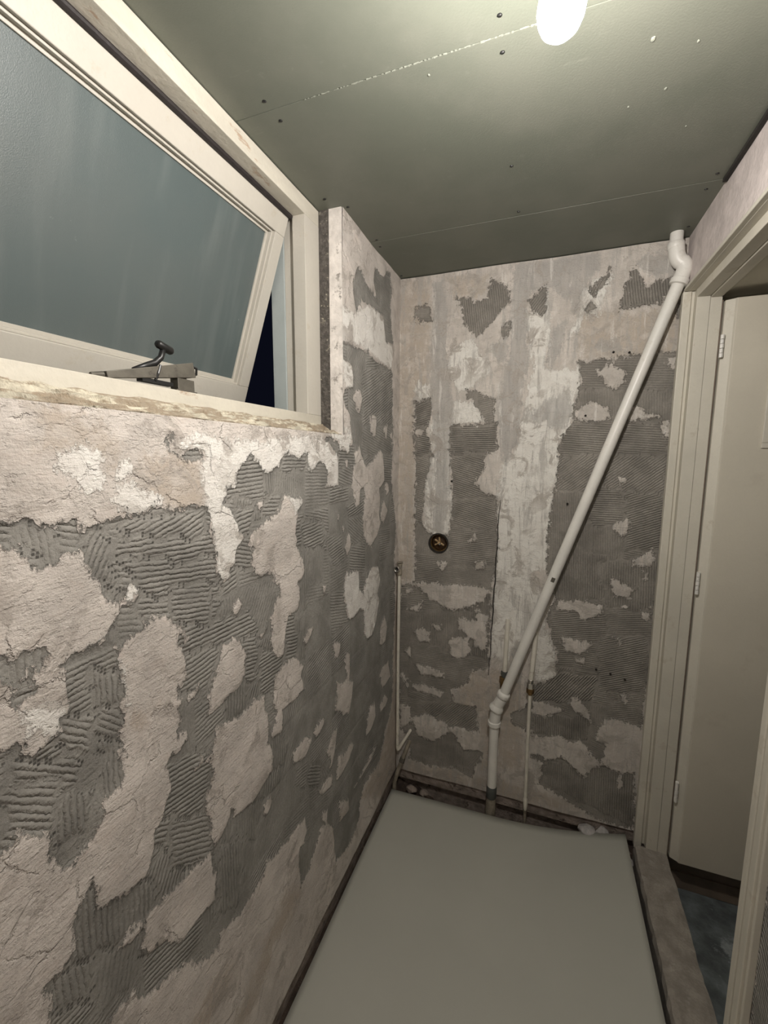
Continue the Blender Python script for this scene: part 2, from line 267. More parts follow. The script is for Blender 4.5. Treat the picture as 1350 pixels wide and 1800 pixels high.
# ---------------------------------------------------------------- masks for the stripped walls (metres on the wall, traced in mm)
L_ADH=[[1,[-1606,1520,-1595,1519,-1587,1525,-1571,1521,-1571,1514,-1560,1508,-1542,1509,-1535,1513,-1523,1511,-1513,1516,-1508,1505,-1508,1498,-1503,1490,-1494,1498,-1489,1495,-1473,1500,-1447,1505,-1434,1507,-1430,1516,-1423,1509,-1425,1505,-1402,1506,-1385,1514,-1374,1521,-1367,1514,-1339,1512,-1336,1501,-1326,1506,-1312,1503,-1297,1508,-1251,1501,-1247,1498,-1238,1457,-1232,1409,-1225,1376,-1231,1363,-1226,1352,-1203,1334,-1186,1334,-1181,1354,-1164,1369,-1160,1394,-1146,1406,-1131,1418,-1147,1432,-1151,1451,-1178,1491,-1200,1504,-1186,1523,-1180,1538,-1172,1543,-1157,1539,-1153,1556,-1141,1574,-1135,1586,-1113,1591,-1109,1606,-1097,1612,-1086,1602,-1065,1596,-1057,1575,-1041,1567,-1014,1570,-986,1585,-963,1612,-940,1617,-909,1610,-885,1595,-876,1606,-850,1622,-837,1613,-838,1569,-821,1559,-767,1594,-737,1589,-722,1551,-723,1511,-639,1510,-641,1589,-652,1618,-690,1642,-726,1654,-747,1662,-697,1669,-644,1653,-620,1631,-587,1624,-574,1615,-552,1626,-552,1647,-524,1651,-533,1687,-551,1731,-541,1723,-548,1755,-579,1773,-597,1803,-584,1836,-513,1852,-506,1891,-519,1926,-589,1933,-600,1984,-544,1992,-464,1995,-390,1997,-375,2015,-351,1988,-184,1984,-104,1986,-91,1893,-96,1614,-84,1738,-133,1698,-82,1671,-95,1574,-93,1496,-77,1426,-27,1267,-54,1115,-32,841,-59,634,-70,415,-85,395,-130,338,-174,310,-216,228,-258,203,-349,218,-421,222,-444,191,-475,105,-556,79,-688,122,-706,285,-756,340,-795,353,-833,317,-870,282,-921,265,-934,355,-924,403,-849,382,-900,399,-882,422,-888,481,-988,491,-1043,499,-1087,520,-1106,494,-1169,487,-1206,489,-1271,512,-1277,483,-1342,514,-1351,544,-1393,567,-1462,594,-1481,641,-1513,645,-1533,645,-1566,646,-1628,732,-1614,763,-1609,785,-1614,831,-1593,823,-1572,840,-1570,887,-1549,908,-1536,927,-1533,906,-1530,867,-1511,857,-1477,841,-1443,839,-1431,850,-1417,906,-1413,909,-1396,923,-1389,942,-1375,960,-1379,992,-1383,1016,-1377,1022,-1364,1038,-1354,1053,-1353,1070,-1343,1096,-1354,1117,-1339,1122,-1348,1138,-1343,1157,-1329,1167,-1325,1194,-1337,1234,-1339,1266,-1350,1290,-1356,1303,-1385,1318,-1407,1315,-1421,1305,-1442,1298,-1464,1292,-1470,1270,-1464,1248,-1458,1214,-1459,1178,-1457,1165,-1467,1140,-1463,1112,-1469,1110,-1466,1076,-1474,1045,-1499,1042,-1512,1031,-1525,1003,-1533,986,-1550,993,-1564,982,-1580,994,-1593,1021,-1586,1045,-1591,1064,-1605,1070,-1629,1093,-1633,1081,-1647,1083,-1675,1093,-1663,1233,-1634,1221,-1608,1213,-1611,1200,-1601,1190,-1585,1192,-1576,1199,-1562,1201,-1561,1216,-1557,1224,-1545,1223,-1547,1238,-1552,1249,-1543,1256,-1548,1263,-1549,1282,-1550,1301,-1541,1310,-1521,1310,-1485,1313,-1475,1329,-1468,1330,-1454,1354,-1455,1364,-1476,1378,-1482,1391,-1483,1408,-1498,1420,-1497,1436,-1504,1446,-1508,1460,-1520,1466,-1540,1459,-1554,1452,-1565,1453,-1576,1460,-1587,1481,-1594,1486,-1602,1489,-1609,1495,-1643,1504,-1641,1522]],[-1,[-1117,1416,-1073,1432,-1047,1446,-1006,1459,-976,1476,-964,1501,-945,1501,-872,1488,-868,1474,-899,1450,-905,1415,-914,1389,-902,1369,-911,1354,-887,1333,-866,1296,-863,1266,-877,1250,-907,1244,-891,1230,-892,1192,-906,1164,-955,1167,-965,1138,-974,1109,-983,1063,-1002,1061,-1027,1082,-1036,1117,-1033,1190,-1010,1221,-998,1231,-993,1260,-1014,1279,-1027,1304,-1047,1311,-1070,1309,-1098,1318,-1103,1347,-1107,1379,-1095,1384,-1115,1400]],[-1,[-1255,1127,-1228,1169,-1217,1190,-1172,1192,-1160,1165,-1145,1139,-1153,1075,-1151,1093,-1166,1071,-1212,1063,-1245,1053,-1268,1053,-1270,1082,-1262,1107,-1249,1145]],[-1,[-1032,1009,-989,1031,-945,1032,-914,1022,-878,978,-891,961,-881,903,-942,899,-995,903,-1000,870,-997,846,-1046,852,-1052,873,-1031,889,-1023,915,-1035,947]],[-1,[-1117,1002,-1078,987,-1073,961,-1062,934,-1061,891,-1066,852,-1051,816,-1050,763,-1084,754,-1109,744,-1134,739,-1184,749,-1200,750,-1204,770,-1212,778,-1226,757,-1236,747,-1266,736,-1273,729,-1273,762,-1275,807,-1292,854,-1289,869,-1274,886,-1263,914,-1269,960,-1259,981,-1244,1007,-1220,1006,-1181,990,-1143,994]],[-1,[-1450,754,-1456,714,-1450,677,-1438,674,-1407,655,-1389,627,-1369,615,-1331,617,-1282,611,-1274,666,-1283,737,-1303,733,-1345,745,-1407,754]],[-1,[-1504,757,-1494,760,-1455,765,-1454,741,-1479,742]],[-1,[-1185,1248,-1178,1265,-1159,1275,-1146,1261,-1160,1247,-1172,1243]],[-1,[-1082,1497,-1058,1495,-1062,1476,-1077,1487]],[-1,[-1444,1362,-1438,1387,-1424,1392,-1413,1376,-1417,1365,-1430,1359]],[-1,[-1338,1283,-1319,1251,-1311,1241,-1324,1241,-1335,1268]],[-1,[-1324,1121,-1296,1135,-1292,1126,-1318,1116]],[-1,[-1364,1031,-1349,1064,-1329,1054,-1327,1039,-1348,1027,-1360,1026]],[-1,[-1319,962,-1293,971,-1284,959,-1308,952]],[-1,[-1088,1158,-1057,1180,-1051,1167,-1078,1152]],[-1,[-875,1054,-837,1084,-817,1074,-833,1057,-861,1046]],[-1,[-595,1113,-580,1204,-558,1182,-501,1178,-465,1167,-461,1097,-424,1069,-374,1144,-315,1147,-266,1135,-233,1069,-265,1020,-245,990,-245,968,-276,901,-338,857,-385,860,-408,885,-424,996,-461,1013,-512,1000,-560,1005,-574,1035,-582,1078]],[-1,[-535,1503,-516,1573,-506,1619,-467,1647,-453,1619,-417,1579,-396,1566,-294,1603,-245,1635,-213,1621,-192,1552,-185,1501,-256,1468,-243,1421,-255,1367,-229,1322,-267,1272,-328,1246,-374,1255,-423,1299,-433,1372,-412,1454,-422,1492,-458,1482,-469,1426,-498,1421,-517,1463]],[-1,[-229,1369,-217,1409,-184,1416,-141,1368,-162,1341,-189,1316,-222,1335]],[-1,[-178,1486,-136,1489,-121,1454,-156,1437]],[-1,[-358,1746,-295,1750,-300,1686,-329,1689]],[-1,[-650,1414,-631,1410,-641,1389]],[-1,[-612,1370,-591,1361,-600,1345]],[-1,[-574,1329,-551,1325,-538,1287,-575,1254,-592,1285]],[-1,[-760,1192,-724,1189,-743,1158]],[-1,[-596,1592,-570,1592,-570,1566,-588,1566]],[-1,[-877,1058,-851,1082,-819,1079,-826,1061,-856,1042,-865,1039]],[-1,[-694,963,-678,971,-637,950,-642,908,-667,903,-675,927]],[-1,[-589,892,-552,872,-558,767,-577,777,-594,853]],[-1,[-669,820,-635,793,-586,782,-525,746,-535,698,-565,640,-611,659,-646,697,-680,713,-662,764]],[-1,[-243,779,-230,849,-176,889,-139,819,-167,762,-222,760]],[-1,[-234,622,-207,650,-121,641,-96,552,-163,543,-213,554]],[-1,[-240,479,-177,497,-132,456,-162,439,-226,444]],[-1,[-391,498,-362,544,-306,530,-299,467,-349,432,-403,437]],[-1,[-827,729,-816,741,-765,740,-759,721,-796,702,-817,704]],[-1,[-961,737,-895,752,-850,730,-844,707,-884,684,-950,706]],[-1,[-747,598,-698,646,-669,640,-683,562,-713,517,-720,571]],[-1,[-658,528,-605,495,-547,504,-522,474,-567,446,-624,430,-668,437]],[-1,[-265,310,-324,277,-466,282,-529,284,-349,306]],[-1,[-795,491,-717,492,-693,461,-758,469]],[-1,[-1097,673,-1090,699,-1060,691,-1061,659,-1086,648]],[-1,[-661,346,-579,290,-567,233,-651,253]],[-1,[-790,380,-778,401,-745,378,-752,334]],[-1,[-800,501,-712,484,-702,445,-773,464]],[-1,[-450,1855,-436,1823,-465,1762,-493,1782,-520,1812,-500,1837]],[-1,[-367,1759,-291,1775,-291,1728,-317,1689,-350,1706]],[-1,[-218,1720,-160,1750,-169,1689]],[1,[-1633,1351,-1623,1346,-1610,1339,-1598,1343,-1583,1341,-1571,1336,-1569,1320,-1578,1309,-1588,1307,-1590,1285,-1598,1274,-1612,1272,-1617,1285,-1615,1303,-1620,1313,-1625,1321,-1635,1327]],[1,[-1342,1634,-1335,1648,-1327,1648,-1321,1630,-1326,1620,-1303,1608,-1293,1619,-1254,1618,-1246,1605,-1256,1596,-1299,1598,-1318,1611,-1330,1620]],[1,[-476,2267,-434,2262,-405,2234,-359,2228,-294,2227,-320,2276,-303,2333,-208,2328,-180,2363,-132,2381,-121,2309,-129,2230,-96,2095,-185,2087,-215,2179,-277,2179,-359,2177,-449,2165,-477,2119,-510,2166,-516,2205]],[1,[-1783,1504,-1677,1477,-1687,1272,-1832,1315]],[1,[-1897,1493,-1811,1511,-1825,1253,-1929,1354]],[-1,[-1593,1318,-1588,1321,-1589,1314,-1593,1314]],[-1,[-1603,1306,-1600,1308,-1598,1303,-1602,1303]],[-1,[-1608,1294,-1605,1295,-1603,1290,-1607,1291]],[-1,[-1598,1292,-1594,1294,-1593,1288,-1597,1288]],[-1,[-1581,1328,-1578,1329,-1578,1324]]]
L_WHT=[[1,[-1324,1629,-1289,1645,-1256,1651,-1221,1648,-1179,1636,-1098,1644,-1063,1636,-1010,1650,-891,1663,-745,1669,-612,1644,-615,1493,-974,1518,-1103,1565,-1122,1420,-1147,1391,-1156,1318,-1222,1337,-1250,1512,-1251,1570,-1260,1596,-1246,1602,-1254,1618,-1291,1621,-1307,1615]],[1,[-1526,1609,-1514,1619,-1484,1620,-1461,1605,-1461,1578,-1468,1555,-1485,1550,-1507,1562,-1525,1573]],[1,[-1449,1542,-1439,1558,-1411,1562,-1383,1543,-1351,1528,-1356,1516,-1393,1502,-1425,1500,-1442,1525]],[1,[-1440,1583,-1430,1602,-1412,1590,-1410,1579,-1423,1565,-1439,1564]],[1,[-606,1985,-604,2110,-504,2105,-359,2177,-224,2176,-186,2099,-85,2077,-124,1982,-359,2004,-505,2010]],[1,[-601,1931,-519,1926,-507,1847,-584,1836]],[1,[-686,2356,-610,2394,-603,2174,-603,1823,-636,1664,-692,1662]],[1,[-681,1700,-585,1706,-533,1683,-543,1649,-561,1619,-604,1633,-659,1670]],[1,[-1444,1362,-1438,1387,-1424,1392,-1413,1376,-1417,1365,-1430,1359]],[1,[-1601,1261,-1582,1260,-1548,1230,-1563,1196,-1604,1228]],[1,[-1466,1269,-1454,1224,-1451,1174,-1461,1167,-1466,1231]],[1,[-1543,1308,-1488,1314,-1476,1326,-1486,1305,-1536,1302]],[1,[-595,1113,-580,1204,-465,1167,-424,1069,-374,1144,-266,1135,-233,1069,-265,1020,-245,968,-276,901,-338,857,-385,860,-408,885,-424,996,-461,1013,-512,1000,-560,1005,-574,1035,-582,1078]],[1,[-960,1500,-868,1488,-873,1456,-899,1450]],[1,[-950,1503,-867,1486,-880,1456,-904,1435]]]
L_TAN=[[1,[-1567,1676,-1525,1673,-1471,1656,-1433,1637,-1435,1607,-1464,1605,-1484,1620,-1514,1619,-1530,1616,-1547,1625,-1545,1646,-1559,1661]],[1,[-1462,1599,-1439,1599,-1440,1583,-1452,1578,-1463,1586]],[1,[-1409,1585,-1360,1611,-1349,1608,-1256,1598,-1251,1501,-1349,1515,-1376,1542,-1408,1562]],[1,[-1009,348,-921,255,-971,203,-1069,235,-1123,171,-1193,147,-1242,218,-1130,267]],[1,[-65,909,-17,893,7,12,-123,-69,-444,191,-216,228,-84,367]],[1,[-683,320,-475,143,-556,79,-688,122,-716,294]],[1,[-1362,394,-1277,416,-1224,347,-1318,329]],[1,[-1446,1166,-1419,1150,-1427,1123,-1447,1146]]]
B_WHT=[[1,[549,2204,570,2192,624,2264,650,2125,629,1968,716,1962,771,1978,768,1880,747,1740,703,1669,702,1512,681,1128,469,1107,456,1439,473,1561,543,1670,548,1776,580,1971]],[1,[459,1237,685,1254,683,1187,620,1102,678,983,698,801,550,740,541,678,474,678,459,762,462,1004]],[1,[124,1282,133,1498,143,1615,140,1775,257,1750,246,1501,266,1385,252,1249,174,1237]],[1,[709,2100,778,2170,815,2157,858,2309,788,2300,747,2240,742,2165,754,2115,719,2080]],[1,[237,2079,324,2125,415,1982,331,1901,264,1904,228,1993]],[1,[635,790,717,827,747,644,665,604]],[1,[77,1947,149,1932,150,1865,90,1868]],[1,[254,1850,355,1857,401,1758,257,1756]]]
B_TAN=[[1,[-7,2394,146,2374,149,1910,78,1913,84,1070,0,1061]],[1,[571,2153,629,2166,626,2028,580,1971]],[1,[741,2184,1101,2145,1106,1992,770,1998]],[1,[-14,1202,88,1210,84,1023,14,990]],[1,[208,2377,391,2363,373,2284,254,2288]],[1,[371,597,597,664,619,168,435,117,414,375,291,425]],[1,[78,73,412,70,724,70,895,48,672,-11,51,9]]]
B_SKM=[[1,[151,2374,197,2357,222,2229,225,2112,255,1839,255,1615,243,1384,223,1241,174,1261,173,1615,150,1843,145,2130,155,2193]],[1,[482,2390,521,2399,618,2389,747,2394,800,2391,820,2351,765,2247,742,2165,711,2216,662,2260,623,2293,566,2271,549,2204,565,2083,560,1972,546,1828,538,1766,543,1670,494,1573,459,1649,442,1832,469,1936,484,2090,488,2241]],[1,[645,1845,730,1882,745,1781,710,1720,641,1742,549,1765]],[1,[411,2086,473,2101,482,2008,435,2012,402,2056]],[1,[811,2072,891,2065,921,2016,851,2011,805,2034]],[1,[956,2358,1045,2354,1060,2273,986,2283,942,2325]],[1,[650,2125,705,2159,692,2063,659,1966,628,1988]],[1,[549,752,613,787,600,591,556,583]]]
B_ADH=[[1,[78,2271,136,2275,149,2205,85,2211,67,2245]],[1,[260,2287,319,2286,331,2259,389,2272,402,2341,470,2313,482,2246,448,2220,408,2169,367,2131,352,2117,290,2180,283,2243]],[1,[315,1902,364,1889,430,1854,439,1763,401,1758,344,1857,316,1859]],[1,[451,2144,481,2161,483,2116,463,2102]],[1,[557,2243,613,2290,623,2284,623,2196,600,2179,569,2212]],[1,[782,2264,849,2320,842,2284,793,2225]],[1,[768,2190,793,2216,804,2186,778,2170]],[1,[901,2249,926,2314,961,2287,973,2240,1048,2271,1099,2268,1086,2235,1026,2180,893,2172]],[1,[1079,2174,1099,2181,1100,2119,1083,2129]],[1,[762,1984,948,1999,1099,2002,1104,1882,1102,1618,1116,1171,1103,1170,1099,866,1086,479,1014,502,957,501,921,445,915,384,955,382,951,286,909,311,876,362,805,350,762,370,742,353,656,343,650,454,705,442,786,497,712,517,659,505,650,589,707,613,752,657,741,761,717,827,693,905,710,964,724,989,694,1087,681,1128,680,1350,702,1512,703,1669,747,1740,752,1821,771,1900]],[1,[715,233,789,266,886,194,913,251,952,274,1021,257,1073,272,1092,2,948,15,863,50,699,114,707,193]],[1,[660,250,715,252,716,215,661,231]],[1,[78,1857,150,1871,152,1775,135,1730,161,1615,133,1498,118,1282,174,1237,252,1249,266,1385,258,1501,243,1615,246,1745,445,1757,454,1638,406,1627,398,1549,361,1492,390,1459,457,1428,472,1166,450,1026,450,699,452,637,371,597,349,529,277,488,291,425,401,423,417,297,319,300,257,285,444,199,405,108,400,53,300,79,172,57,78,73,70,184,22,228,5,554,5,820,21,977,91,1011,88,1194,85,1437,89,1556,75,1673]],[1,[563,422,648,503,666,358,576,374]],[-1,[828,1950,879,1981,894,1956,921,1949,929,1901,891,1874,858,1895]],[-1,[745,1786,808,1834,878,1802,885,1762,840,1750,765,1760]],[-1,[953,1799,978,1808,1024,1773,1053,1774,1058,1764,982,1755,952,1746]],[-1,[1066,1986,1092,1980,1090,1939,1069,1940]],[-1,[1063,1748,1092,1747,1093,1686,1068,1686]],[-1,[925,1347,974,1361,986,1325,961,1287,928,1311]],[-1,[923,1527,959,1528,955,1508,933,1507]],[-1,[1012,1203,1063,1238,1083,1209,1059,1171,1006,1171]],[-1,[27,1004,167,1006,404,1021,439,1001,418,950,338,904,267,882,168,931,91,985]],[-1,[54,866,131,914,106,860]],[-1,[40,967,72,964,66,938,40,948]],[-1,[298,849,340,855,410,840,445,833,425,756,366,759,306,800]],[-1,[385,898,443,881,438,709,385,725]],[-1,[82,753,120,778,171,767,166,714,121,707]],[-1,[183,807,220,812,227,788,196,777]],[-1,[265,749,354,770,368,697,334,660,273,655]],[-1,[37,640,76,687,71,620]],[-1,[97,585,162,583,238,565,239,539,124,537]],[-1,[86,475,138,493,177,481,240,467,228,438,86,449]],[-1,[18,543,66,485,60,457,19,516]],[-1,[82,298,154,335,257,311,277,263,195,195,116,209]],[-1,[195,1114,237,1118,244,1088,220,1074]],[-1,[372,1131,418,1135,419,1100,379,1096]],[-1,[20,353,74,351,82,270,22,228]],[-1,[295,267,418,271,432,209,347,187]],[-1,[346,1226,368,1263,381,1223]],[-1,[729,990,818,1007,906,990,904,957,843,920,802,954,731,956]],[-1,[923,1096,954,1120,984,1086,1030,1081,997,1034,950,1039]],[-1,[758,828,798,834,883,819,832,765,772,766]],[-1,[948,863,995,854,983,836]],[-1,[814,745,853,746,850,724,820,728]],[-1,[972,999,1008,1001,991,985]],[-1,[1050,987,1076,1002,1083,960,1058,946]],[-1,[997,614,1025,619,1020,561]],[-1,[790,534,823,571,876,529,900,464,849,487]],[-1,[689,764,736,772,744,715,714,685]],[-1,[1013,243,1031,254,1040,203,1021,185]],[-1,[1042,1156,1061,1147,1059,1116,1045,1125]],[-1,[80,1742,129,1730,117,1696,81,1708]]]
L_RDG=[[[-1444,1503,-1251,1501,-1243,1436,-1415,1467],19.4,1.0],[[-1446,1472,-1233,1442,-1221,1384,-1443,1435],-2.5,1.0],[[-1440,1434,-1221,1384,-1216,1300,-1390,1348],-8.2,1.0],[[-1423,1364,-1221,1301,-1225,1237,-1411,1308],-14.3,1.0],[[-1495,1494,-1450,1467,-1449,1367,-1506,1422],61,1.0],[[-1505,1279,-1457,1257,-1457,1182,-1513,1214],-91.2,1.0],[[-1513,1214,-1457,1182,-1462,1127,-1517,1163],-46.2,0.7],[[-1562,1228,-1513,1210,-1521,1125,-1559,1153],-40.8,1.0],[[-1509,1158,-1458,1125,-1466,1028,-1515,1028],-93.3,1.0],[[-1635,1207,-1536,1136,-1539,1101,-1579,1093,-1641,1148],-40.5,1.0],[[-1576,1094,-1539,1101,-1521,1049,-1537,996,-1588,1043],-92.5,1.0],[[-1651,1157,-1576,1094,-1588,1043,-1656,1107],-43.2,0.9],[[-1637,1186,-1581,1135,-1585,1004,-1649,1067],-40.8,1.0],[[-1384,1041,-1264,957,-1268,891,-1292,829,-1404,926],-12.7,1.0],[[-1421,941,-1263,812,-1263,719,-1426,875],-33.2,1.0],[[-1380,912,-1270,818,-1277,699,-1389,784],-34.2,0.9],[[-1567,923,-1421,817,-1439,658,-1577,831],87.8,1.0],[[-1612,876,-1549,797,-1548,700,-1613,781],-88.6,0.8],[[-1549,797,-1457,739,-1477,624,-1545,684],75.2,0.6],[[-1215,1083,-1126,1054,-1143,990,-1220,1010],-93.2,1.0],[[-1089,1127,-979,1079,-1000,946,-1090,995],-3.1,1.0],[[-971,1172,-902,1148,-916,1018,-984,1049],7.9,1.0],[[-1158,1185,-1094,1158,-1100,1040,-1154,1067],-15,1.0],[[-883,1421,-747,1402,-750,1299,-870,1325],3.9,1.0],[[-1057,1509,-960,1500,-1020,1452,-1072,1459],-3.7,1.0],[[-1156,1592,-1046,1602,-1050,1508,-1197,1507],2.8,1.0],[[-977,1614,-832,1615,-843,1569,-980,1561],-0.4,1.0],[[-1157,1488,-1095,1489,-1111,1418,-1150,1429],7.1,1.0],[[-1166,1424,-1099,1413,-1103,1335,-1181,1354],-16.5,1.0],[[-1352,1292,-1133,1234,-1088,1160,-1231,1196,-1357,1227],-2.2,1.0],[[-1357,1227,-1222,1192,-1262,1094,-1363,1150],4.4,0.8],[[-1272,739,-1183,675,-1210,501,-1276,576],-91,1.0],[[-1183,671,-1157,646,-1166,580,-1193,591],-92.9,0.8],[[-1205,762,-1092,717,-1116,613,-1223,712],-93.9,0.6],[[-1070,905,-977,815,-1002,737,-1063,773],-90,0.7],[[-942,703,-868,649,-870,569,-945,647],-13.2,0.7],[[-868,649,-763,573,-796,511,-870,569],-35,1.0],[[-763,573,-688,507,-744,493,-775,517],-59.6,0.7],[[-644,1653,-496,1658,-516,1557,-646,1561],-1.4,1.0],[[-646,1561,-516,1565,-517,1502,-647,1510],-14.7,0.8],[[-406,1677,-246,1684,-257,1568,-417,1571],17.9,0.8],[[-234,1755,-70,1768,-78,1475,-205,1483],-4.6,0.8],[[-581,1438,-407,1462,-418,1370,-573,1391],11.6,0.9],[[-582,1392,-418,1379,-418,1264,-538,1287],-28.5,0.9],[[-974,1182,-903,1158,-909,1011,-980,1044],-14.3,1.0],[[-896,1346,-750,1317,-745,1202,-900,1245],-91.8,0.4],[[-903,1341,-833,1327,-864,978,-917,1003],-93,0.7],[[-915,1162,-855,1141,-861,986,-915,1011],-90.9,0.7],[[-435,1925,-83,1990,-77,1742,-436,1718],23.2,0.8],[[-436,1718,-77,1742,-74,1614,-437,1612],-10.5,0.7],[[-374,1277,-254,1255,-253,1132,-374,1162],-49.6,0.7],[[-748,1362,-591,1336,-593,1219,-676,1239],9.1,0.6],[[-1347,1365,-1241,1335,-1251,1251,-1353,1289],-12.6,1.0],[[-1589,1505,-1547,1505,-1552,1452,-1591,1482],-85.5,0.4],[[-206,2194,-88,2229,-85,2084,-204,2057],3.8,0.7]]
B_RDG=[[[764,2018,1098,1993,1100,1864,758,1881],-4.7,0.5],[[758,1881,1092,1865,1092,1752,765,1760],-86,0.3],[[709,1751,1093,1743,1102,1618,706,1617],-4.3,0.6],[[696,1617,1094,1618,1097,1472,685,1458],39.6,0.5],[[675,1457,830,1463,849,1145,681,1128],-86.7,0.4],[[829,1484,957,1487,958,1334,838,1326],0,0.6],[[958,1467,1105,1472,1115,1242,974,1231],22.4,0.6],[[838,1326,967,1334,970,1157,830,1143],-86.4,0.4],[[708,1200,911,1218,924,1014,719,988],-86.7,0.6],[[719,988,926,982,935,839,698,801],12.2,0.5],[[896,855,1080,884,1079,642,911,607],23.2,0.5],[[644,600,767,672,907,675,894,557,648,503],54.8,0.9],[[650,454,899,487,886,365,656,343],-86.8,0.7],[[1006,627,1079,642,1072,482,921,445],17.3,0.3],[[78,1874,156,1871,158,1752,80,1754],17.9,1.0],[[246,1745,445,1757,454,1638,249,1615],0.9,0.9],[[80,1754,164,1729,143,1615,82,1615],-11.1,0.9],[[249,1615,450,1616,457,1428,254,1420],-17.2,0.6],[[266,1420,457,1428,462,1280,269,1268],-14.3,0.5],[[245,1290,462,1280,468,1119,250,1098],12.2,0.5],[[82,1615,143,1615,137,1283,87,1280],-16.6,0.5],[[258,2360,474,2332,483,2111,264,2130],-82.3,0.6],[[891,2323,1097,2294,1069,2157,893,2177],-80.6,0.7],[[264,1005,450,1026,464,639,371,622],-88.5,0.7],[[100,384,412,452,417,297,257,285],47.6,0.5],[[119,862,362,895,371,622,123,576],-88.8,0.3],[[876,1172,1099,1223,1090,993,926,982],-87.1,0.5],[[715,233,1073,272,1092,2,732,124],-87.8,0.5],[[70,699,463,664,470,464,73,432],1,0.25],[[782,2264,849,2320,842,2284,793,2225],63.4,0.8],[[555,2302,623,2293,629,2176,560,2183],53.9,0.8]]


def poly_sd(P, U, V):
    """signed distance, positive inside"""
    n = len(P); d = np.full(U.shape, 1e9); ins = np.zeros(U.shape, bool)
    for i in range(n):
        ax, ay = P[i]; bx, by = P[(i+1) % n]; ex, ey = bx-ax, by-ay; L = ex*ex+ey*ey+1e-12
        t = np.clip(((U-ax)*ex+(V-ay)*ey)/L, 0, 1)
        d = np.minimum(d, (U-ax-t*ex)**2+(V-ay-t*ey)**2)
        c = ((ay > V) != (by > V)) & (U < ex*(V-ay)/(ey+1e-15)+ax); ins ^= c
    d = np.sqrt(d); return np.where(ins, d, -d)
def field(L, U, V, lim=.03):
    F = np.full(U.shape, -lim)
    u = U[:, 0]; v = V[0]
    for s, a in L:
        P = np.array(a, float).reshape(-1, 2)/1000
        i0, i1 = np.searchsorted(u, [P[:, 0].min()-lim, P[:, 0].max()+lim]); j0, j1 = np.searchsorted(v, [P[:, 1].min()-lim, P[:, 1].max()+lim])
        if i1 <= i0 or j1 <= j0: continue
        sl = (slice(i0, i1), slice(j0, j1)); sd = np.clip(poly_sd(P, U[sl], V[sl]), -lim, lim)
        F[sl] = np.maximum(F[sl], sd) if s > 0 else np.minimum(F[sl], -sd)
    return F
def ridges(L, U, V, seed, weak):
    rs = np.random.RandomState(seed)
    i = np.floor((U+8)/.152).astype(int); j = np.floor((V+8)/.150).astype(int)
    g1 = rs.randint(0, 9, (160, 160)); tab = np.array([0, 4, -5, 90, 86, 93, 12, -14, 62]); A = tab[g1[i % 160, j % 160]].astype(float)+rs.uniform(-4, 4, (160, 160))[i % 160, j % 160]
    S = weak*rs.uniform(.2, 1.2, (160, 160))[i % 160, j % 160]
    Uw = U+vnoise(U, V, .035, seed+50)*.012+vnoise(U, V, .012, seed+51)*.006; Vw = V+vnoise(U, V, .035, seed+52)*.012+vnoise(U, V, .012, seed+53)*.006
    for a, ang, st in L:
        P = np.array(a, float).reshape(-1, 2)/1000; m = poly_sd(P, Uw, Vw) > 0; A[m] = ang; S[m] = st
    E = np.zeros(U.shape, bool); dx = np.abs(A[1:]-A[:-1]) > .01; dy = np.abs(A[:, 1:]-A[:, :-1]) > .01
    E[1:] |= dx; E[:-1] |= dx; E[:, 1:] |= dy; E[:, :-1] |= dy; S = np.where(E, 0, S)
    F = E.copy(); F[1:] |= E[:-1]; F[:-1] |= E[1:]; F[:, 1:] |= E[:, :-1]; F[:, :-1] |= E[:, 1:]; S = np.where(F & ~E, S*.7, S)
    t = np.radians(A); return -np.sin(t)*U+np.cos(t)*V, S
def vnoise(U, V, cell, seed):
    rs = np.random.RandomState(seed); g = rs.uniform(-1, 1, (80, 80))
    a = (U/cell) % 79; b = (V/cell) % 79; i = a.astype(int); j = b.astype(int); f = a-i; h = b-j
    f = f*f*(3-2*f); h = h*h*(3-2*h)
    return (g[i, j]*(1-f)+g[i+1, j]*f)*(1-h)+(g[i, j+1]*(1-f)+g[i+1, j+1]*f)*h
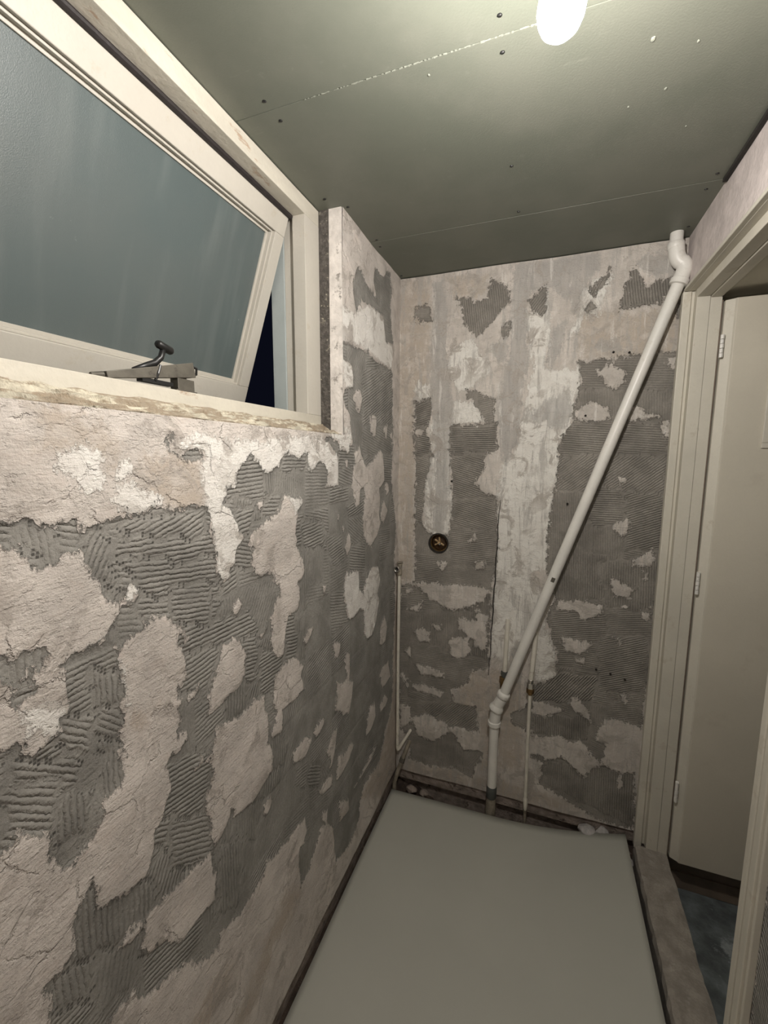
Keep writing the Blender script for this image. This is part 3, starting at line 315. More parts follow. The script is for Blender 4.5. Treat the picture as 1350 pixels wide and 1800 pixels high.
def wall_mesh(name, us, vs, keep, place, normal, fields, mats, extra=None, edge_drop=None):
    """grid wall; place(u,v)->xyz arrays; keep(cu,cv)->bool; fields name->array"""
    U, V = np.meshgrid(us, vs, indexing='ij'); nu, nv = U.shape
    d = vnoise(U, V, .16, 1)*.0035+vnoise(U, V, .045, 2)*.0012
    d += -.0016*np.clip(fields['adh']/.004, -1, 1)
    X = np.stack(place(U, V), -1)+d[..., None]*np.array(normal)
    idx = np.arange(nu*nv).reshape(nu, nv)
    q = np.stack([idx[:-1, :-1], idx[1:, :-1], idx[1:, 1:], idx[:-1, 1:]], -1)
    K = keep((U[:-1, :-1]+U[1:, 1:])/2, (V[:-1, :-1]+V[1:, 1:])/2)
    q = q[K]
    n = np.cross(X[1, 0]-X[0, 0], X[0, 1]-X[0, 0])
    if np.dot(n, normal) < 0: q = q[:, ::-1]
    used = np.unique(q); remap = np.full(nu*nv, -1); remap[used] = np.arange(len(used)); q = remap[q]
    co = X.reshape(-1, 3)[used]; nb = len(co); F = q.tolist() if False else None
    ev, ef = extra if extra else ([], [])
    allv = np.concatenate([co, np.array(ev, float).reshape(-1, 3)]); me = bpy.data.meshes.new(name)
    nq = len(q)+len(ef); me.vertices.add(len(allv)); me.vertices.foreach_set('co', allv.ravel())
    loops = np.concatenate([q.ravel()]+[np.array(f[0])+nb for f in ef]).astype(np.int32)
    me.loops.add(len(loops)); me.loops.foreach_set('vertex_index', loops)
    me.polygons.add(nq); me.polygons.foreach_set('loop_start', np.arange(nq, dtype=np.int32)*4)
    me.polygons.foreach_set('loop_total', np.full(nq, 4, np.int32))
    mi = np.concatenate([np.zeros(len(q)), [f[1] for f in ef]]).astype(np.int32)
    me.polygons.foreach_set('material_index', mi); me.polygons.foreach_set('use_smooth', mi == 0)
    for m in mats: me.materials.append(m)
    me.update(calc_edges=True)
    for nme, arr in fields.items():
        at = me.attributes.new(nme, 'FLOAT', 'POINT'); at.data.foreach_set('value', np.concatenate([arr.ravel()[used], np.full(len(ev), -.03)]).astype(np.float32))
    o = bpy.data.objects.new(name, me); link(o); return o
def boxes_vf(L):
    ev = []; ef = []
    for a, b, m in L:
        o = len(ev)
        for x in (a[0], b[0]):
            for y in (a[1], b[1]):
                for z in (a[2], b[2]): ev.append((x, y, z))
        for f in ((0, 1, 3, 2), (4, 6, 7, 5), (0, 4, 5, 1), (2, 3, 7, 6), (0, 2, 6, 4), (1, 5, 7, 3)): ef.append(([o+i for i in f], m))
    return ev, ef
def wall_fields(U, V, adh, wht, tan, skm, rdg, seed, weak):
    ph, rs = ridges(rdg, U, V, seed, weak)
    return dict(adh=field(adh, U, V), wht=field(wht, U, V), tan=field(tan, U, V), skm=field(skm, U, V), ph=ph, rs=rs)

# ---------------------------------------------------------------- left wall with the window hole
YN = -2.5                                    # plane of the wall behind the viewer
WY0, WY1, WZ0 = -1.95, -.60, 1.68            # window hole
us = np.arange(YN, .0001, .005); vs = np.arange(0, H+.001, .005)
U, V = np.meshgrid(us, vs, indexing='ij')
fl = wall_fields(U, V, L_ADH, L_WHT, L_TAN, [], L_RDG, 3, .85)
T = .22
ex = boxes_vf([((-T, YN, 0), (-.010, -1.95, H), 1), ((-T, WY0, 0), (-.010, WY1, WZ0-.002), 1), ((-T, WY1+.001, 0), (-.0105, 0, H), 1), ((-T, YN, -.25), (-.012, 0, .0), 2),
               ((-.044, WY1-.0025, WZ0-.01), (.0008, WY1+.004, H), 3), ((-.085, WY1-.003, WZ0-.02), (-.044, WY1+.004, H), 4)])
wl_ = wall_mesh('wall_left', us, vs, lambda u, v: ~((u > WY0) & (u < WY1) & (v > WZ0)), lambda U, V: (U*0, U, V), (1, 0, 0), fl,
                [M['left'], M['plaster'], M['footing'], M['reveal'], M['crumb']], ex)
tag(wl_, 'left wall stripped to patchy plaster and combed grey tile adhesive', kind='structure')

# back wall with a round recess for the mixer
RC = (.2015, 1.205, .047)
us = np.arange(0, W+.001, .0047); vs = np.arange(0, H+.001, .0047); U, V = np.meshgrid(us, vs, indexing='ij')
fb = wall_fields(U, V, B_ADH, B_WHT, B_TAN, B_SKM, B_RDG, 5, .45)
ex = boxes_vf([((-.22, .045, -.25), (W+.14, .16, H), 1), ((0, .010, -.055), (W+.02, .045, -.003), 2), ((0, .040, -.25), (W+.02, .046, -.05), 2)])
wb_ = wall_mesh('wall_back', us, vs, lambda u, v: (u-RC[0])**2+(v-RC[1])**2 > (RC[2]-.004)**2, lambda U, V: (U, U*0, V), (0, -1, 0), fb,
                [M['back'], M['plaster'], M['footing']], ex)
tag(wb_, 'back wall with scraped filler streaks over grey adhesive', kind='structure')

# right wall: pier behind the far jamb, lintel, near wall
DY0, DY1, DZ = -.935, -.060, 2.150           # door opening
bm = bmesh.new()
box(bm, (W, DY0, 2.209), (W+.105, 0, H)); box(bm, (W, -.030, -.2), (W+.105, .0, 2.2095))
lint = obj('wall_right', bm, M['plaster']); tag(lint, 'pinkish plaster wall above the doorway', kind='structure')
us = np.arange(YN, DY0-.029, .008); vs = np.arange(0, H+.001, .008); U, V = np.meshgrid(us, vs, indexing='ij')
f0 = wall_fields(U, V, [(1, [-1250, 200, -1000, 260, -985, 700, -1010, 1000, -1100, 1300, -1300, 900]), (1, [-1060, -20, -1000, -20, -1040, 150])], [], [], [], [([-2500, 0, -900, 0, -900, 2400, -2500, 2400], 35, .8)], 9, .5)
ex = boxes_vf([((W+.012, YN, -.25), (W+.105, DY0-.03, H), 1)])
wr_ = wall_mesh('wall_right_near', us, vs, lambda u, v: u > -99, lambda U, V: (U*0+W, U, V), (-1, 0, 0), f0, [M['left'], M['plaster']], ex)
tag(wr_, 'rough plaster wall beside the near door jamb', kind='structure')
wf = obj('wall_front', B((-.22, YN-.1, -.25), (W+.105, YN, H)), M['plaster']); tag(wf, kind='structure')

# ---------------------------------------------------------------- ceiling of green boards
cl = bmesh.new()
JY = (-1.004, -.350)
for y0, y1, dz in ((YN-.1, JY[0]-.0012, 0.0), (JY[0]+.0012, JY[1]-.001, .0004), (JY[1]+.001, .05, .0)):
    box(cl, (-.22, y0, H+dz), (W-.006 if y1 < -.34 and y0 > -1.1 else W+.1, y1, H+.013))
box(cl, (-.22, YN-.1, H+.0131), (W+.1, .05, H+.06))
ceil = obj('ceiling', cl, M['green'], bevel=.0006); tag(ceil, 'ceiling of green moisture resistant plasterboard sheets', kind='structure')
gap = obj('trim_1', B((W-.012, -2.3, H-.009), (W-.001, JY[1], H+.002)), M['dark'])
tag(gap, 'dark open gap between green ceiling board and right wall', kind='structure')
SC = [(.020, -1.031), (.022, -.97), (.536, -1.044), (.534, -.968), (.526, -.615), (-.030, -.655), (.020, -.591), (.029, -.363), (.022, -.31), (.016, -.031),
      (1.065, -.385), (1.060, -.311), (1.075, -.083), (.531, -.378), (1.06, -1.035), (1.06, -.965)]
for x, y in SC:
    bm = bmesh.new(); tube(bm, [(x, y, H-.0002), (x, y, H-.0016), (x, y, H-.0012)], [.0048, .0048, .0030], 14)
    obj('screw', bm, M['black'], ceil, True)
SP = [(.806, -.897, .0042), (.888, -.863, .0026), (.857, -.76, .003), (.79, -.732, .0024), (.385, -.969, .0024), (.93, -.62, .0022)]
for x, y, r in SP:
    bm = bmesh.new(); bmesh.ops.create_icosphere(bm, subdivisions=2, radius=r, matrix=Matrix.Translation((x, y, H-.0005)) @ Matrix.Diagonal((1, 1.5, .35, 1)))
    for v in bm.verts: v.co += Vector((rnd.uniform(-1, 1), rnd.uniform(-1, 1), 0))*r*.25
    tag(obj('filler_speck', bm, M['filler'], ceil, True), 'pale speck of filler')
bm = bmesh.new()
n = 130
for i in range(n):
    x0 = .10+.5*i/n; x1 = .10+.5*(i+1)/n
    if rnd.random() < .45-.3*i/n: continue
    w0 = rnd.uniform(.0005, .0018)*(0.7+.6*i/n); o_ = rnd.uniform(-.0006, .0006); box(bm, (x0, JY[0]-w0+o_, H-.0004), (x1, JY[0]+w0+o_, H+.0005))
tag(obj('joint_smear', bm, M['filler'], ceil), 'pale smear along the board joint')

# ---------------------------------------------------------------- floor
def ground(name, x0, x1, y0, y1, z, amp, step, mat, seed, fn=None):
    bm = bmesh.new(); nx = max(2, int((x1-x0)/step)); ny = max(2, int((y1-y0)/step)); g = []
    for i in range(nx+1):
        r = []
        for j in range(ny+1):
            x = x0+(x1-x0)*i/nx; y = y0+(y1-y0)*j/ny
            d = float(vnoise(np.array(x+5), np.array(y+5), .07, seed)*amp+vnoise(np.array(x+5), np.array(y+5), .025, seed+1)*amp*.4)
            r.append(bm.verts.new((x, y, z+d+(fn(x, y) if fn else 0))))
        g.append(r)
    for i in range(nx):
        for j in range(ny): bm.faces.new((g[i][j], g[i+1][j], g[i+1][j+1], g[i][j+1]))
    o = obj(name, bm, mat, smooth=True); tag(o, kind='structure'); return o
ground('floor', -.012, W+.1, YN, .045, -.135, .014, .02, M['dirt'], 11, lambda x, y: .05*max(0, (.16-x)/.16)+.03*max(0, (x-1.0)/.1)-.03*(1 if .2 < x < 1 and y > -.1 else 0))
ground('floor_hall', W+.08, 2.4, -1.6, .02, -.19, .004, .04, M['screed'], 21)

# pale sheet over the floor, sagging towards the back wall
def board_z(x, y):
    z = -.052+.060*max(0.0, (x-.52)/.535)**1.8
    z += .006*math.sin(x*5.0)*max(0, 1+y/.9)-.004*math.sin(y*4)
    return z
bm = bmesh.new(); NX, NY = 48, 60; top = []; bot = []
for i in range(NX+1):
    x = .010+(1.054-.010)*i/NX; a = []; b = []
    ye = -.090+(.060*((x-.010)/1.044))+(-.020*max(0, math.sin(x*2.9)))
    for j in range(NY+1):
        y = ye+(-2.42-ye)*j/NY; z = board_z(x, y)
        a.append(bm.verts.new((x, y, z))); b.append(bm.verts.new((x, y, z-.004)))
    top.append(a); bot.append(b)
for g, fl_ in ((top, 0), (bot, 1)):
    for i in range(NX):
        for j in range(NY): bm.faces.new((g[i][j], g[i+1][j], g[i+1][j+1], g[i][j+1]))
for i in range(NX):
    for j in (0, NY): bm.faces.new((top[i][j], top[i+1][j], bot[i+1][j], bot[i][j]))
for j in range(NY):
    for i in (0, NX): bm.faces.new((top[i][j], top[i][j+1], bot[i][j+1], bot[i][j]))
fb_ = obj('floor_sheet', bm, M['board'], smooth=True)
for p in fb_.data.polygons:
    if abs(p.normal.z) < .5: p.use_smooth = False
tag(fb_, 'large pale grey green sheet of board laid over the dug floor', 'board')

# concrete threshold under the door
bm = bmesh.new(); n = 40; secs = []
prof = [(1.078, -.16), (1.076, -.02), (1.083, -.002), (1.10, .002), (1.18, .0), (1.196, -.004), (1.198, -.20)]
for i in range(n+1):
    y = -1.0+(1.0-.075)*i/n
    secs.append([bm.verts.new((x+float(vnoise(np.array(y+9), np.array(k*.1), .03, 5))*.004, y, z+float(vnoise(np.array(y+9), np.array(k*.1), .05, 6))*.003)) for k, (x, z) in enumerate(prof)])
for a, b in zip(secs, secs[1:]):
    for k in range(len(prof)-1): bm.faces.new((a[k], a[k+1], b[k+1], b[k]))
bm.faces.new(secs[0]); bm.faces.new(secs[-1])
th = obj('door_threshold', bm, M['concrete']); tag(th, 'dusty bare concrete threshold strip in the doorway', 'threshold')

# rubble in the corner by the door frame
def rock(name, c, r, seed, mat, lab, squash=.6, grp=None):
    rr = random.Random(seed); bm = bmesh.new(); bmesh.ops.create_icosphere(bm, subdivisions=3, radius=r)
    ks = [(Vector((rr.uniform(-1, 1), rr.uniform(-1, 1), rr.uniform(-1, 1))).normalized(), rr.uniform(.55, .95)) for _ in range(9)]
    for v in bm.verts:
        for d, k in ks:
            t = v.co.dot(d)-r*k
            if t > 0: v.co -= d*t
        v.co += Vector((rr.uniform(-1, 1), rr.uniform(-1, 1), rr.uniform(-1, 1)))*r*.04
        v.co.z *= squash
    o = obj(name, bm, mat); o.location = c; tag(o, lab, 'rubble', grp); return o
rb = [((.905, -.030, -.030), .036, 'larger pale lump of plaster rubble in the trench under the back wall'),
      ((.965, -.022, -.028), .030, 'pale rubble lump in the trench just left of the sheet corner'),
      ((1.068, -.085, -.080), .020, 'small rubble chip at the far end of the gap beside the threshold'),
      ((1.067, -.135, -.085), .018, 'rubble chip in the gap between sheet and threshold, nearer the viewer'),
      ((.10, -.045, -.062), .028, 'brown rubble lump in the trench corner under the small pipe'),
      ((.165, -.040, -.070), .024, 'brown rubble lump in the trench just right of the corner lump')]
for i, (c, r, lab) in enumerate(rb): rock('rubble_lump', c, r, 30+i, M['rubble'] if i < 4 else M['footing'], lab, .7, 'rubble lumps in the trench')

# ---------------------------------------------------------------- window
win = empty('window_1', (-.08, -1.27, WZ0)); tag(win, 'cream top hung window tilted open above the left wall', kind='structure')
FX = -.08; OY = -.693; OZ0, OZ1 = 1.745, 2.350; FYN = WY0+.002
def wp(name, bm, mat, bevel=.0015, parent=win, smooth=False): return part_at(obj(name, bm, mat, None, smooth, bevel), parent)
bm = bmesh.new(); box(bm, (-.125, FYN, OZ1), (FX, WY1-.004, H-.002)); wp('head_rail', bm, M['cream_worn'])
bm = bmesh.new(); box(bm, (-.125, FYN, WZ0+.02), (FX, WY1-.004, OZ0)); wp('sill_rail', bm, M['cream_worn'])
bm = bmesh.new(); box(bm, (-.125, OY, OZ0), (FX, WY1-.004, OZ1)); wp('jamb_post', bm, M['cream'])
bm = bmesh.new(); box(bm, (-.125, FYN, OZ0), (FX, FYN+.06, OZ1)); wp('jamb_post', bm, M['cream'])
# outer rebate behind the sash line
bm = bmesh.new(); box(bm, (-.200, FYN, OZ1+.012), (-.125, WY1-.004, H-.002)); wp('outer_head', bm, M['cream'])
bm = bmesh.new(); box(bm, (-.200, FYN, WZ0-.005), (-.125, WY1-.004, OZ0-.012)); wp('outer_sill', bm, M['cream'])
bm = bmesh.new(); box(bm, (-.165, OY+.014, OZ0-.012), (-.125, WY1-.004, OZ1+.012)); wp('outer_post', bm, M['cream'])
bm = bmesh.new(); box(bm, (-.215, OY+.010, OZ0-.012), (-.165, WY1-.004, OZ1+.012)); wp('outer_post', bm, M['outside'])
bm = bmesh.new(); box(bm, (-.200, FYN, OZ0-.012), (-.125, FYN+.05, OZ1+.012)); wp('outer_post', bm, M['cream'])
bm = bmesh.new(); tube(bm, [(-.128, OY-.002, OZ1-.004), (-.128, FYN+.06, OZ1-.004)], .0075, 10); tube(bm, [(-.136, OY-.002, OZ1+.003), (-.136, FYN+.06, OZ1+.003)], .008, 10)
tag(wp('weather_seal', bm, M['rubber'], 0), 'black rubber seal strip')
# crumbling painted ledge below the frame
bm = bmesh.new(); n = 400; secs = []
for i in range(n+1):
    y = FYN+(WY1+.004-FYN)*i/n; f = lambda k, c, s: float(vnoise(np.array(y+9), np.array(k*.37+3), c, s))
    pr = [(FX-.02, WZ0+.036), (FX+.004+.003*f(1, .02, 8), WZ0+.036+.004*f(1, .03, 1)), (FX+.012+.004*f(2, .02, 2), WZ0+.026+.005*f(3, .02, 3)), (FX+.028+.006*f(4, .02, 4), WZ0+.026+.004*f(5, .02, 5)),
          (FX+.034+.006*f(6, .02, 6), WZ0+.014+.004*f(7, .02, 7)), (FX+.056+.006*f(8, .02, 8), WZ0+.013+.004*f(9, .02, 9)), (FX+.064+.006*f(12, .02, 8), WZ0+.004+.003*f(13, .02, 9)), (-.002+.004*f(10, .02, 10), WZ0+.002+.003*f(11, .02, 11)), (-.004, WZ0-.006), (FX-.02, WZ0-.006)]
    secs.append([bm.verts.new((x, y, z)) for x, z in pr])
for a, b in zip(secs, secs[1:]):
    for k in range(len(a)): bm.faces.new((a[k], a[(k+1) % len(a)], b[(k+1) % len(a)], b[k]))
bm.faces.new(secs[0]); bm.faces.new(secs[-1])
tag(wp('sill_ledge', bm, M['foam'], 0), 'crumbling yellowish ledge below the window frame')

# sash: local frame, hinge line at z = 0, x = 0 is the room side
SX, SZ = -.131, 2.346
TH = R_(19.0)
SM = Matrix.Translation((SX, 0, SZ)) @ Matrix.Rotation(TH, 4, 'Y')
SH = .590; SY1 = OY-.006; SY0 = FYN+.066
sash = obj('sash_frame', bmesh.new(), M['cream'])
bpy.data.objects.remove(sash)
RT, RB, RS = .062, .052, .045
bm = bmesh.new()
box(bm, (-.040, SY0, -RT), (0, SY1, 0), 0, SM); box(bm, (-.040, SY0, -SH), (0, SY1, -SH+RB), 0, SM)
box(bm, (-.040, SY1-RS, -SH+RB), (0, SY1, -RT), 0, SM); box(bm, (-.040, SY0, -SH+RB), (0, SY0+RS, -RT), 0, SM)
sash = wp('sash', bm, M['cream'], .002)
def sp(name, bm, mat, bevel=0, smooth=False):
    o = obj(name, bm, mat, None, smooth, bevel); o.parent = sash; return o
gb = bmesh.new()      # stepped glazing bead round the pane, set into the sash
gy0, gy1, gz0, gz1 = SY0+RS, SY1-RS, -SH+RB, -RT
for w_, xf in ((.006, -.010), (.014, -.022)):
    xb = -.030
    box(gb, (xb, gy0, gz1-w_), (xf, gy1, gz1), 0, SM); box(gb, (xb, gy0, gz0), (xf, gy1, gz0+w_), 0, SM)
    box(gb, (xb, gy0, gz0+w_), (xf, gy0+w_, gz1-w_), 0, SM); box(gb, (xb, gy1-w_, gz0+w_), (xf, gy1, gz1-w_), 0, SM)
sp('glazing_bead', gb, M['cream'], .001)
gb = bmesh.new(); box(gb, (-.0325, gy0, gz0), (-.0265, gy1, gz1), 0, SM); tag(sp('glass_pane', gb, M['glass']), 'frosted blue grey glass pane')

# casement stay on the sill
st = bmesh.new()
tube(st, [(-.098, -1.400, 1.748), (-.100, -1.375, 1.752)], [.004, .006], 10)
a, b = Vector((-.100, -1.372, 1.752)), Vector((-.094, -1.172, 1.797))
d = (b-a).normalized(); side = Vector((1, 0, 0)); upv = d.cross(side).normalized()*-1
mt = Matrix((( *side, 0), (*d, 0), (*upv, 0), (0, 0, 0, 1))).transposed(); mt.translation = a
L_ = (b-a).length
q = [(-.007, 0, -.006), (.007, 0, -.006), (.007, 0, .006), (-.007, 0, .006)]; q2 = [(-.010, L_, -.018), (.010, L_, -.018), (.010, L_, .014), (-.010, L_, .014)]
va = [st.verts.new(mt @ Vector(p)) for p in q]; vb = [st.verts.new(mt @ Vector(p)) for p in q2]
st.faces.new(va); st.faces.new(vb)
for i in range(4): st.faces.new((va[i], va[(i+1) % 4], vb[(i+1) % 4], vb[i]))
stay = wp('window_stay', st, M['stay'], .003)
def stp(name, bm, mat, bevel=0, smooth=True):
    o = obj(name, bm, mat, None, smooth, bevel); o.parent = stay; o.matrix_parent_inverse = Matrix.Identity(4); return o
def at_stay(o):
    return o
hb = bmesh.new(); tube(hb, [(-.104, -1.310, 1.774), (-.104, -1.280, 1.786), (-.104, -1.258, 1.795), (-.100, -1.246, 1.808), (-.098, -1.240, 1.826)], [.003, .006, .007, .006, .006], 12)
tube(hb, [(-.098, -1.256, 1.834), (-.098, -1.252, 1.833), (-.098, -1.222, 1.826), (-.098, -1.218, 1.825)], [.006, .0085, .0085, .006], 14)
tag(stp('stay_handle', hb, M['black']), 'black T shaped handle')
hb = bmesh.new(); tube(hb, [(-.090, -1.172, 1.803), (-.086, -1.164, 1.800), (-.088, -1.163, 1.788), (-.094, -1.168, 1.783)], .003, 8)
box(hb, (-.108, -1.30, 1.7525), (-.092, -1.225, 1.760)); tube(hb, [(-.089, -1.258, 1.790), (-.088, -1.266, 1.772), (-.092, -1.27, 1.758)], .0028, 8); tag(stp('stay_clip', hb, M['black'], 0, False), 'black clip and retainer')
hb = bmesh.new(); box(hb, (-.108, -1.218, 1.746), (-.086, -1.172, 1.772)); box(hb, (-.112, -1.224, 1.7455), (-.084, -1.166, 1.748)); box(hb, (-.102, -1.197, 1.772), (-.094, -1.185, 1.785))
tag(stp('stay_bracket', hb, M['stay'], .0012, False), 'square metal bracket')

# ---------------------------------------------------------------- door
door = empty('door_1', (W+.05, -.5, 0)); tag(door, 'cream door swung open into the hall', kind='structure')
def dp(name, bm, mat, bevel=.0015, smooth=False): return part_at(obj(name, bm, mat, None, smooth, bevel), door)
JX = 1.198
far = bmesh.new()
box(far, (W-.001, -.043, -.01), (1.124, -.002, 2.21)); box(far, (1.122, -.076, -.01), (1.162, -.012, 2.20)); box(far, (1.1635, -.072, -.015), (JX, -.012, 2.20))
dp('door_frame', far, M['doorframe'])
hd = bmesh.new(); box(hd, (W-.001, DY0, 2.196), (1.124, -.0515, 2.21)); box(hd, (1.122, DY0, 2.167), (1.162, -.0765, 2.21)); box(hd, (1.1635, DY0, 2.162), (JX, -.0725, 2.21)); dp('door_head', hd, M['doorframe'])
nj = bmesh.new(); box(nj, (W-.001, DY0-.03, -.01), (JX, DY0, DZ+.03)); dp('door_jamb', nj, M['doorframe'])
def arch(bm, axis, lo, hi, inner, outer, sgn):
    """moulded architrave: flat face, quirk and backband"""
    for f0, f1, th in ((0, .34, .017), (.34, .50, .011), (.50, .86, .019), (.86, 1.0, .014)):
        a = inner+(outer-inner)*f0; b = inner+(outer-inner)*f1; a, b = min(a, b), max(a, b)
        if axis == 'z': box(bm, (W-th, a, lo), (W, b, hi))
        else: box(bm, (W-th, lo, a), (W, hi, b))
    return bm
av = bmesh.new(); box(av, (1.084, -.054, -.03), (1.111, -.028, 2.1955)); box(av, (1.090, -.029, -.03), (1.0995, -.012, 2.212)); dp('architrave', av, M['doorframe'], .003)
av = bmesh.new(); box(av, (1.086, -1.0, 2.197), (1.1005, -.050, 2.206)); box(av, (1.090, -1.0, 2.206), (1.1005, -.050, 2.214)); dp('architrave', av, M['doorframe'], .002)
dp('architrave', arch(bmesh.new(), 'z', -.01, 2.214, DY0+.004, DY0-.058, 1), M['doorframe'], .002)
LY = -.100
leaf = bmesh.new(); box(leaf, (1.232, LY, -.004), (2.02, LY+.042, 2.145))
leafo = dp('door_leaf', leaf, M['door'], .002)
def lp(name, bm, mat, bevel=.001, smooth=False):
    o = obj(name, bm, mat, None, smooth, bevel); o.parent = leafo; return o
eb = bmesh.new(); pr = [(1.205, LY+.020), (1.229, LY+.006), (1.232, LY+.0), (1.232, LY+.042), (1.205, LY+.042)]
lo_ = [eb.verts.new((x, y, -.004)) for x, y in pr]; hi_ = [eb.verts.new((x, y, 2.145)) for x, y in pr]
eb.faces.new(lo_); eb.faces.new(hi_)
for i in range(5): eb.faces.new((lo_[i], lo_[(i+1) % 5], hi_[(i+1) % 5], hi_[i]))
lp('edge_lipping', eb, M['doorframe'], .0008)
for z0, z1 in ((1.952, 2.029), (1.106, 1.190), (.255, .340)):
    hb = bmesh.new(); hgt = (z1-z0)/5
    for k in range(5): tube(hb, [(1.2025, LY+.006, z0+hgt*k+.0008), (1.2025, LY+.006, z0+hgt*(k+1)-.0008)], .0062 if k % 2 == 0 else .0056, 14)
    box(hb, (1.198, LY+.010, z0), (1.209, LY+.013, z1))
    tag(lp('hinge', hb, M['pvc'], 0), 'painted over hinge' if z0 < 1 else 'pale hinge knuckles')
gf = bmesh.new()
for a, b in (((1.341, LY-.006, 1.66), (1.359, LY, 1.98)), ((1.85, LY-.006, 1.66), (1.868, LY, 1.98)), ((1.341, LY-.006, 1.642), (1.868, LY, 1.66)), ((1.341, LY-.006, 1.98), (1.868, LY, 1.998))): box(gf, a, b)
tag(lp('panel_moulding', gf, M['doorframe'], .002), 'mitred moulding of a door panel')
sl = obj('seal_strip', B((1.199, LY+.030, -.01), (1.2015, LY+.045, 2.15)), M['skirt'])
part_at(sl, door)
# hall beyond
hw = obj('wall_hall', B((W+.106, .0, -.25), (2.5, .1, H)), M['hallwall']); tag(hw, kind='structure')
hw = obj('wall_hall_far', B((2.4, -1.7, -.25), (2.5, 0, H)), M['hallwall']); tag(hw, kind='structure')
hw = obj('wall_hall_near', B((W+.106, -1.7, -.25), (2.4, -1.6, H)), M['hallwall']); tag(hw, kind='structure')
hc = obj('ceiling_hall', B((W+.106, -1.7, 2.176), (2.4, 0, 2.25)), M['hallwall']); tag(hc, kind='structure')
sk = bmesh.new(); box(sk, (W+.106, -.018, -.19), (2.4, -.001, -.115)); box(sk, (W+.106, -.012, -.115), (2.4, -.001, -.02))
sko = obj('baseboard_hall', sk, M['skirt'], bevel=.002); tag(sko, 'dark brown skirting under the open door', kind='structure')

# ---------------------------------------------------------------- waste pipe
PY = -.048; r = .021
wpipe = empty('waste_pipe', (.49, PY, -.13)); tag(wpipe, 'cream painted waste pipe running diagonally across the back wall', 'pipe')
def pp(root, name, bm, mat, lab=None, smooth=True, bevel=0):
    o = part_at(obj(name, bm, mat, None, smooth, bevel), root)
    if smooth:
        md = o.modifiers.new('es', 'EDGE_SPLIT'); md.split_angle = R_(50)
    if lab: o['label'] = lab
    return o
Ptop, Pa, Pb, Pc, Pd = (1.050, PY, 2.45), (1.052, PY, 2.350), (1.080, PY, 2.262), (.503, PY, .468), (.492, PY, .436)
Pe = (.490, PY, -.14)
# direction of the long run
A0 = Vector((1.079, PY, 2.262)); A1 = Vector((.524, PY, .530)); dd = (A1-A0).normalized()
pp(wpipe, 'diagonal_pipe', tube(bmesh.new(), [A0, A1], r), M['pvc'])
pp(wpipe, 'top_pipe', tube(bmesh.new(), [(1.050, PY, H+.012), (1.050, PY, 2.335)], r), M['pvc'])
up_e = [Vector((1.050, PY, 2.362))]+bend((1.050, PY, 2.40), (1.055, PY, 2.318), (1.088, PY, 2.275), .020)+bend((1.058, PY, 2.32), (1.086, PY, 2.283), tuple(A0+dd*.05), .018)+[A0+dd*.022]
pp(wpipe, 'upper_elbow', tube(bmesh.new(), up_e, .0255), M['pvc'], 'white elbow fitting below the ceiling')
pp(wpipe, 'upper_collar', tube(bmesh.new(), [A0+dd*.020, A0+dd*.022, A0+dd*.040, A0+dd*.042], [.0265, .0300, .0300, .0225]), M['pvc'])
pp(wpipe, 'upper_collar', tube(bmesh.new(), [(1.050, PY, 2.368), (1.050, PY, 2.364), (1.0505, PY, 2.352), (1.051, PY, 2.349)], [.0245, .0268, .0268, .0255]), M['pvc'])
lo_e = [A1-dd*.026, A1-dd*.020, A1-dd*.018, A1+dd*.000, A1+dd*.004]
pp(wpipe, 'lower_collar', tube(bmesh.new(), lo_e, [.0215, .0270, .0282, .0282, .0240]), M['pvc'])
J0 = Vector((.491, PY, .475)); J1 = Vector((.491, PY, .40))
pp(wpipe, 'lower_elbow', tube(bmesh.new(), [A1+dd*.006]+bend(tuple(A1), (.497, PY, .468), (.492, PY, .35), .028)+[Vector((.492, PY, .400))], .0245), M['pvc'], 'white elbow fitting low on the wall')
pp(wpipe, 'lower_collar', tube(bmesh.new(), [Vector((.503, PY, .482))-Vector((dd.x, 0, dd.z))*.004, Vector((.500, PY, .474)), Vector((.496, PY, .464)), Vector((.4945, PY, .460))], [.0255, .0320, .0320, .0255]), M['pvc'])
pp(wpipe, 'lower_collar', tube(bmesh.new(), [(.492, PY, .406), (.492, PY, .403), (.492, PY, .386), (.492, PY, .383)], [.0240, .0290, .0290, .022]), M['pvc'])
pp(wpipe, 'vertical_pipe', tube(bmesh.new(), [(.492, PY, .395), (.492, PY, .070)], r), M['pvc'])
pp(wpipe, 'coupling', tube(bmesh.new(), [(.492, PY, .078), (.492, PY, .074), (.491, PY, .022), (.491, PY, .018)], [.0215, .0235, .0235, .021]), M['darkpipe'], 'dark grey coupling')
pp(wpipe, 'drain_stub', tube(bmesh.new(), [(.491, PY, .022), (.490, PY, -.035), (.489, PY, -.14)], [.0205, .0235, .024]), M['grubby'], 'grubby stub entering the floor')
s_ = A0+dd*1.22; nn = Vector((0, -1, 0))
bm = bmesh.new(); u_ = dd; v_ = Vector((dd.z, 0, -dd.x))
for i in range(6):
    pass
vs_ = []
for i in range(5):
    t = (-.5+i/4)*.7; vs_.append([s_+u_*o_+v_*math.sin(t)*(r+.0006)+nn*math.cos(t)*(r+.0006) for o_ in (-.010, .010)])
vv = [[bm.verts.new(p) for p in q_] for q_ in vs_]
for a, b in zip(vv, vv[1:]): bm.faces.new((a[0], b[0], b[1], a[1]))
pp(wpipe, 'sticker', bm, M['stay'], 'small grey stamped mark')

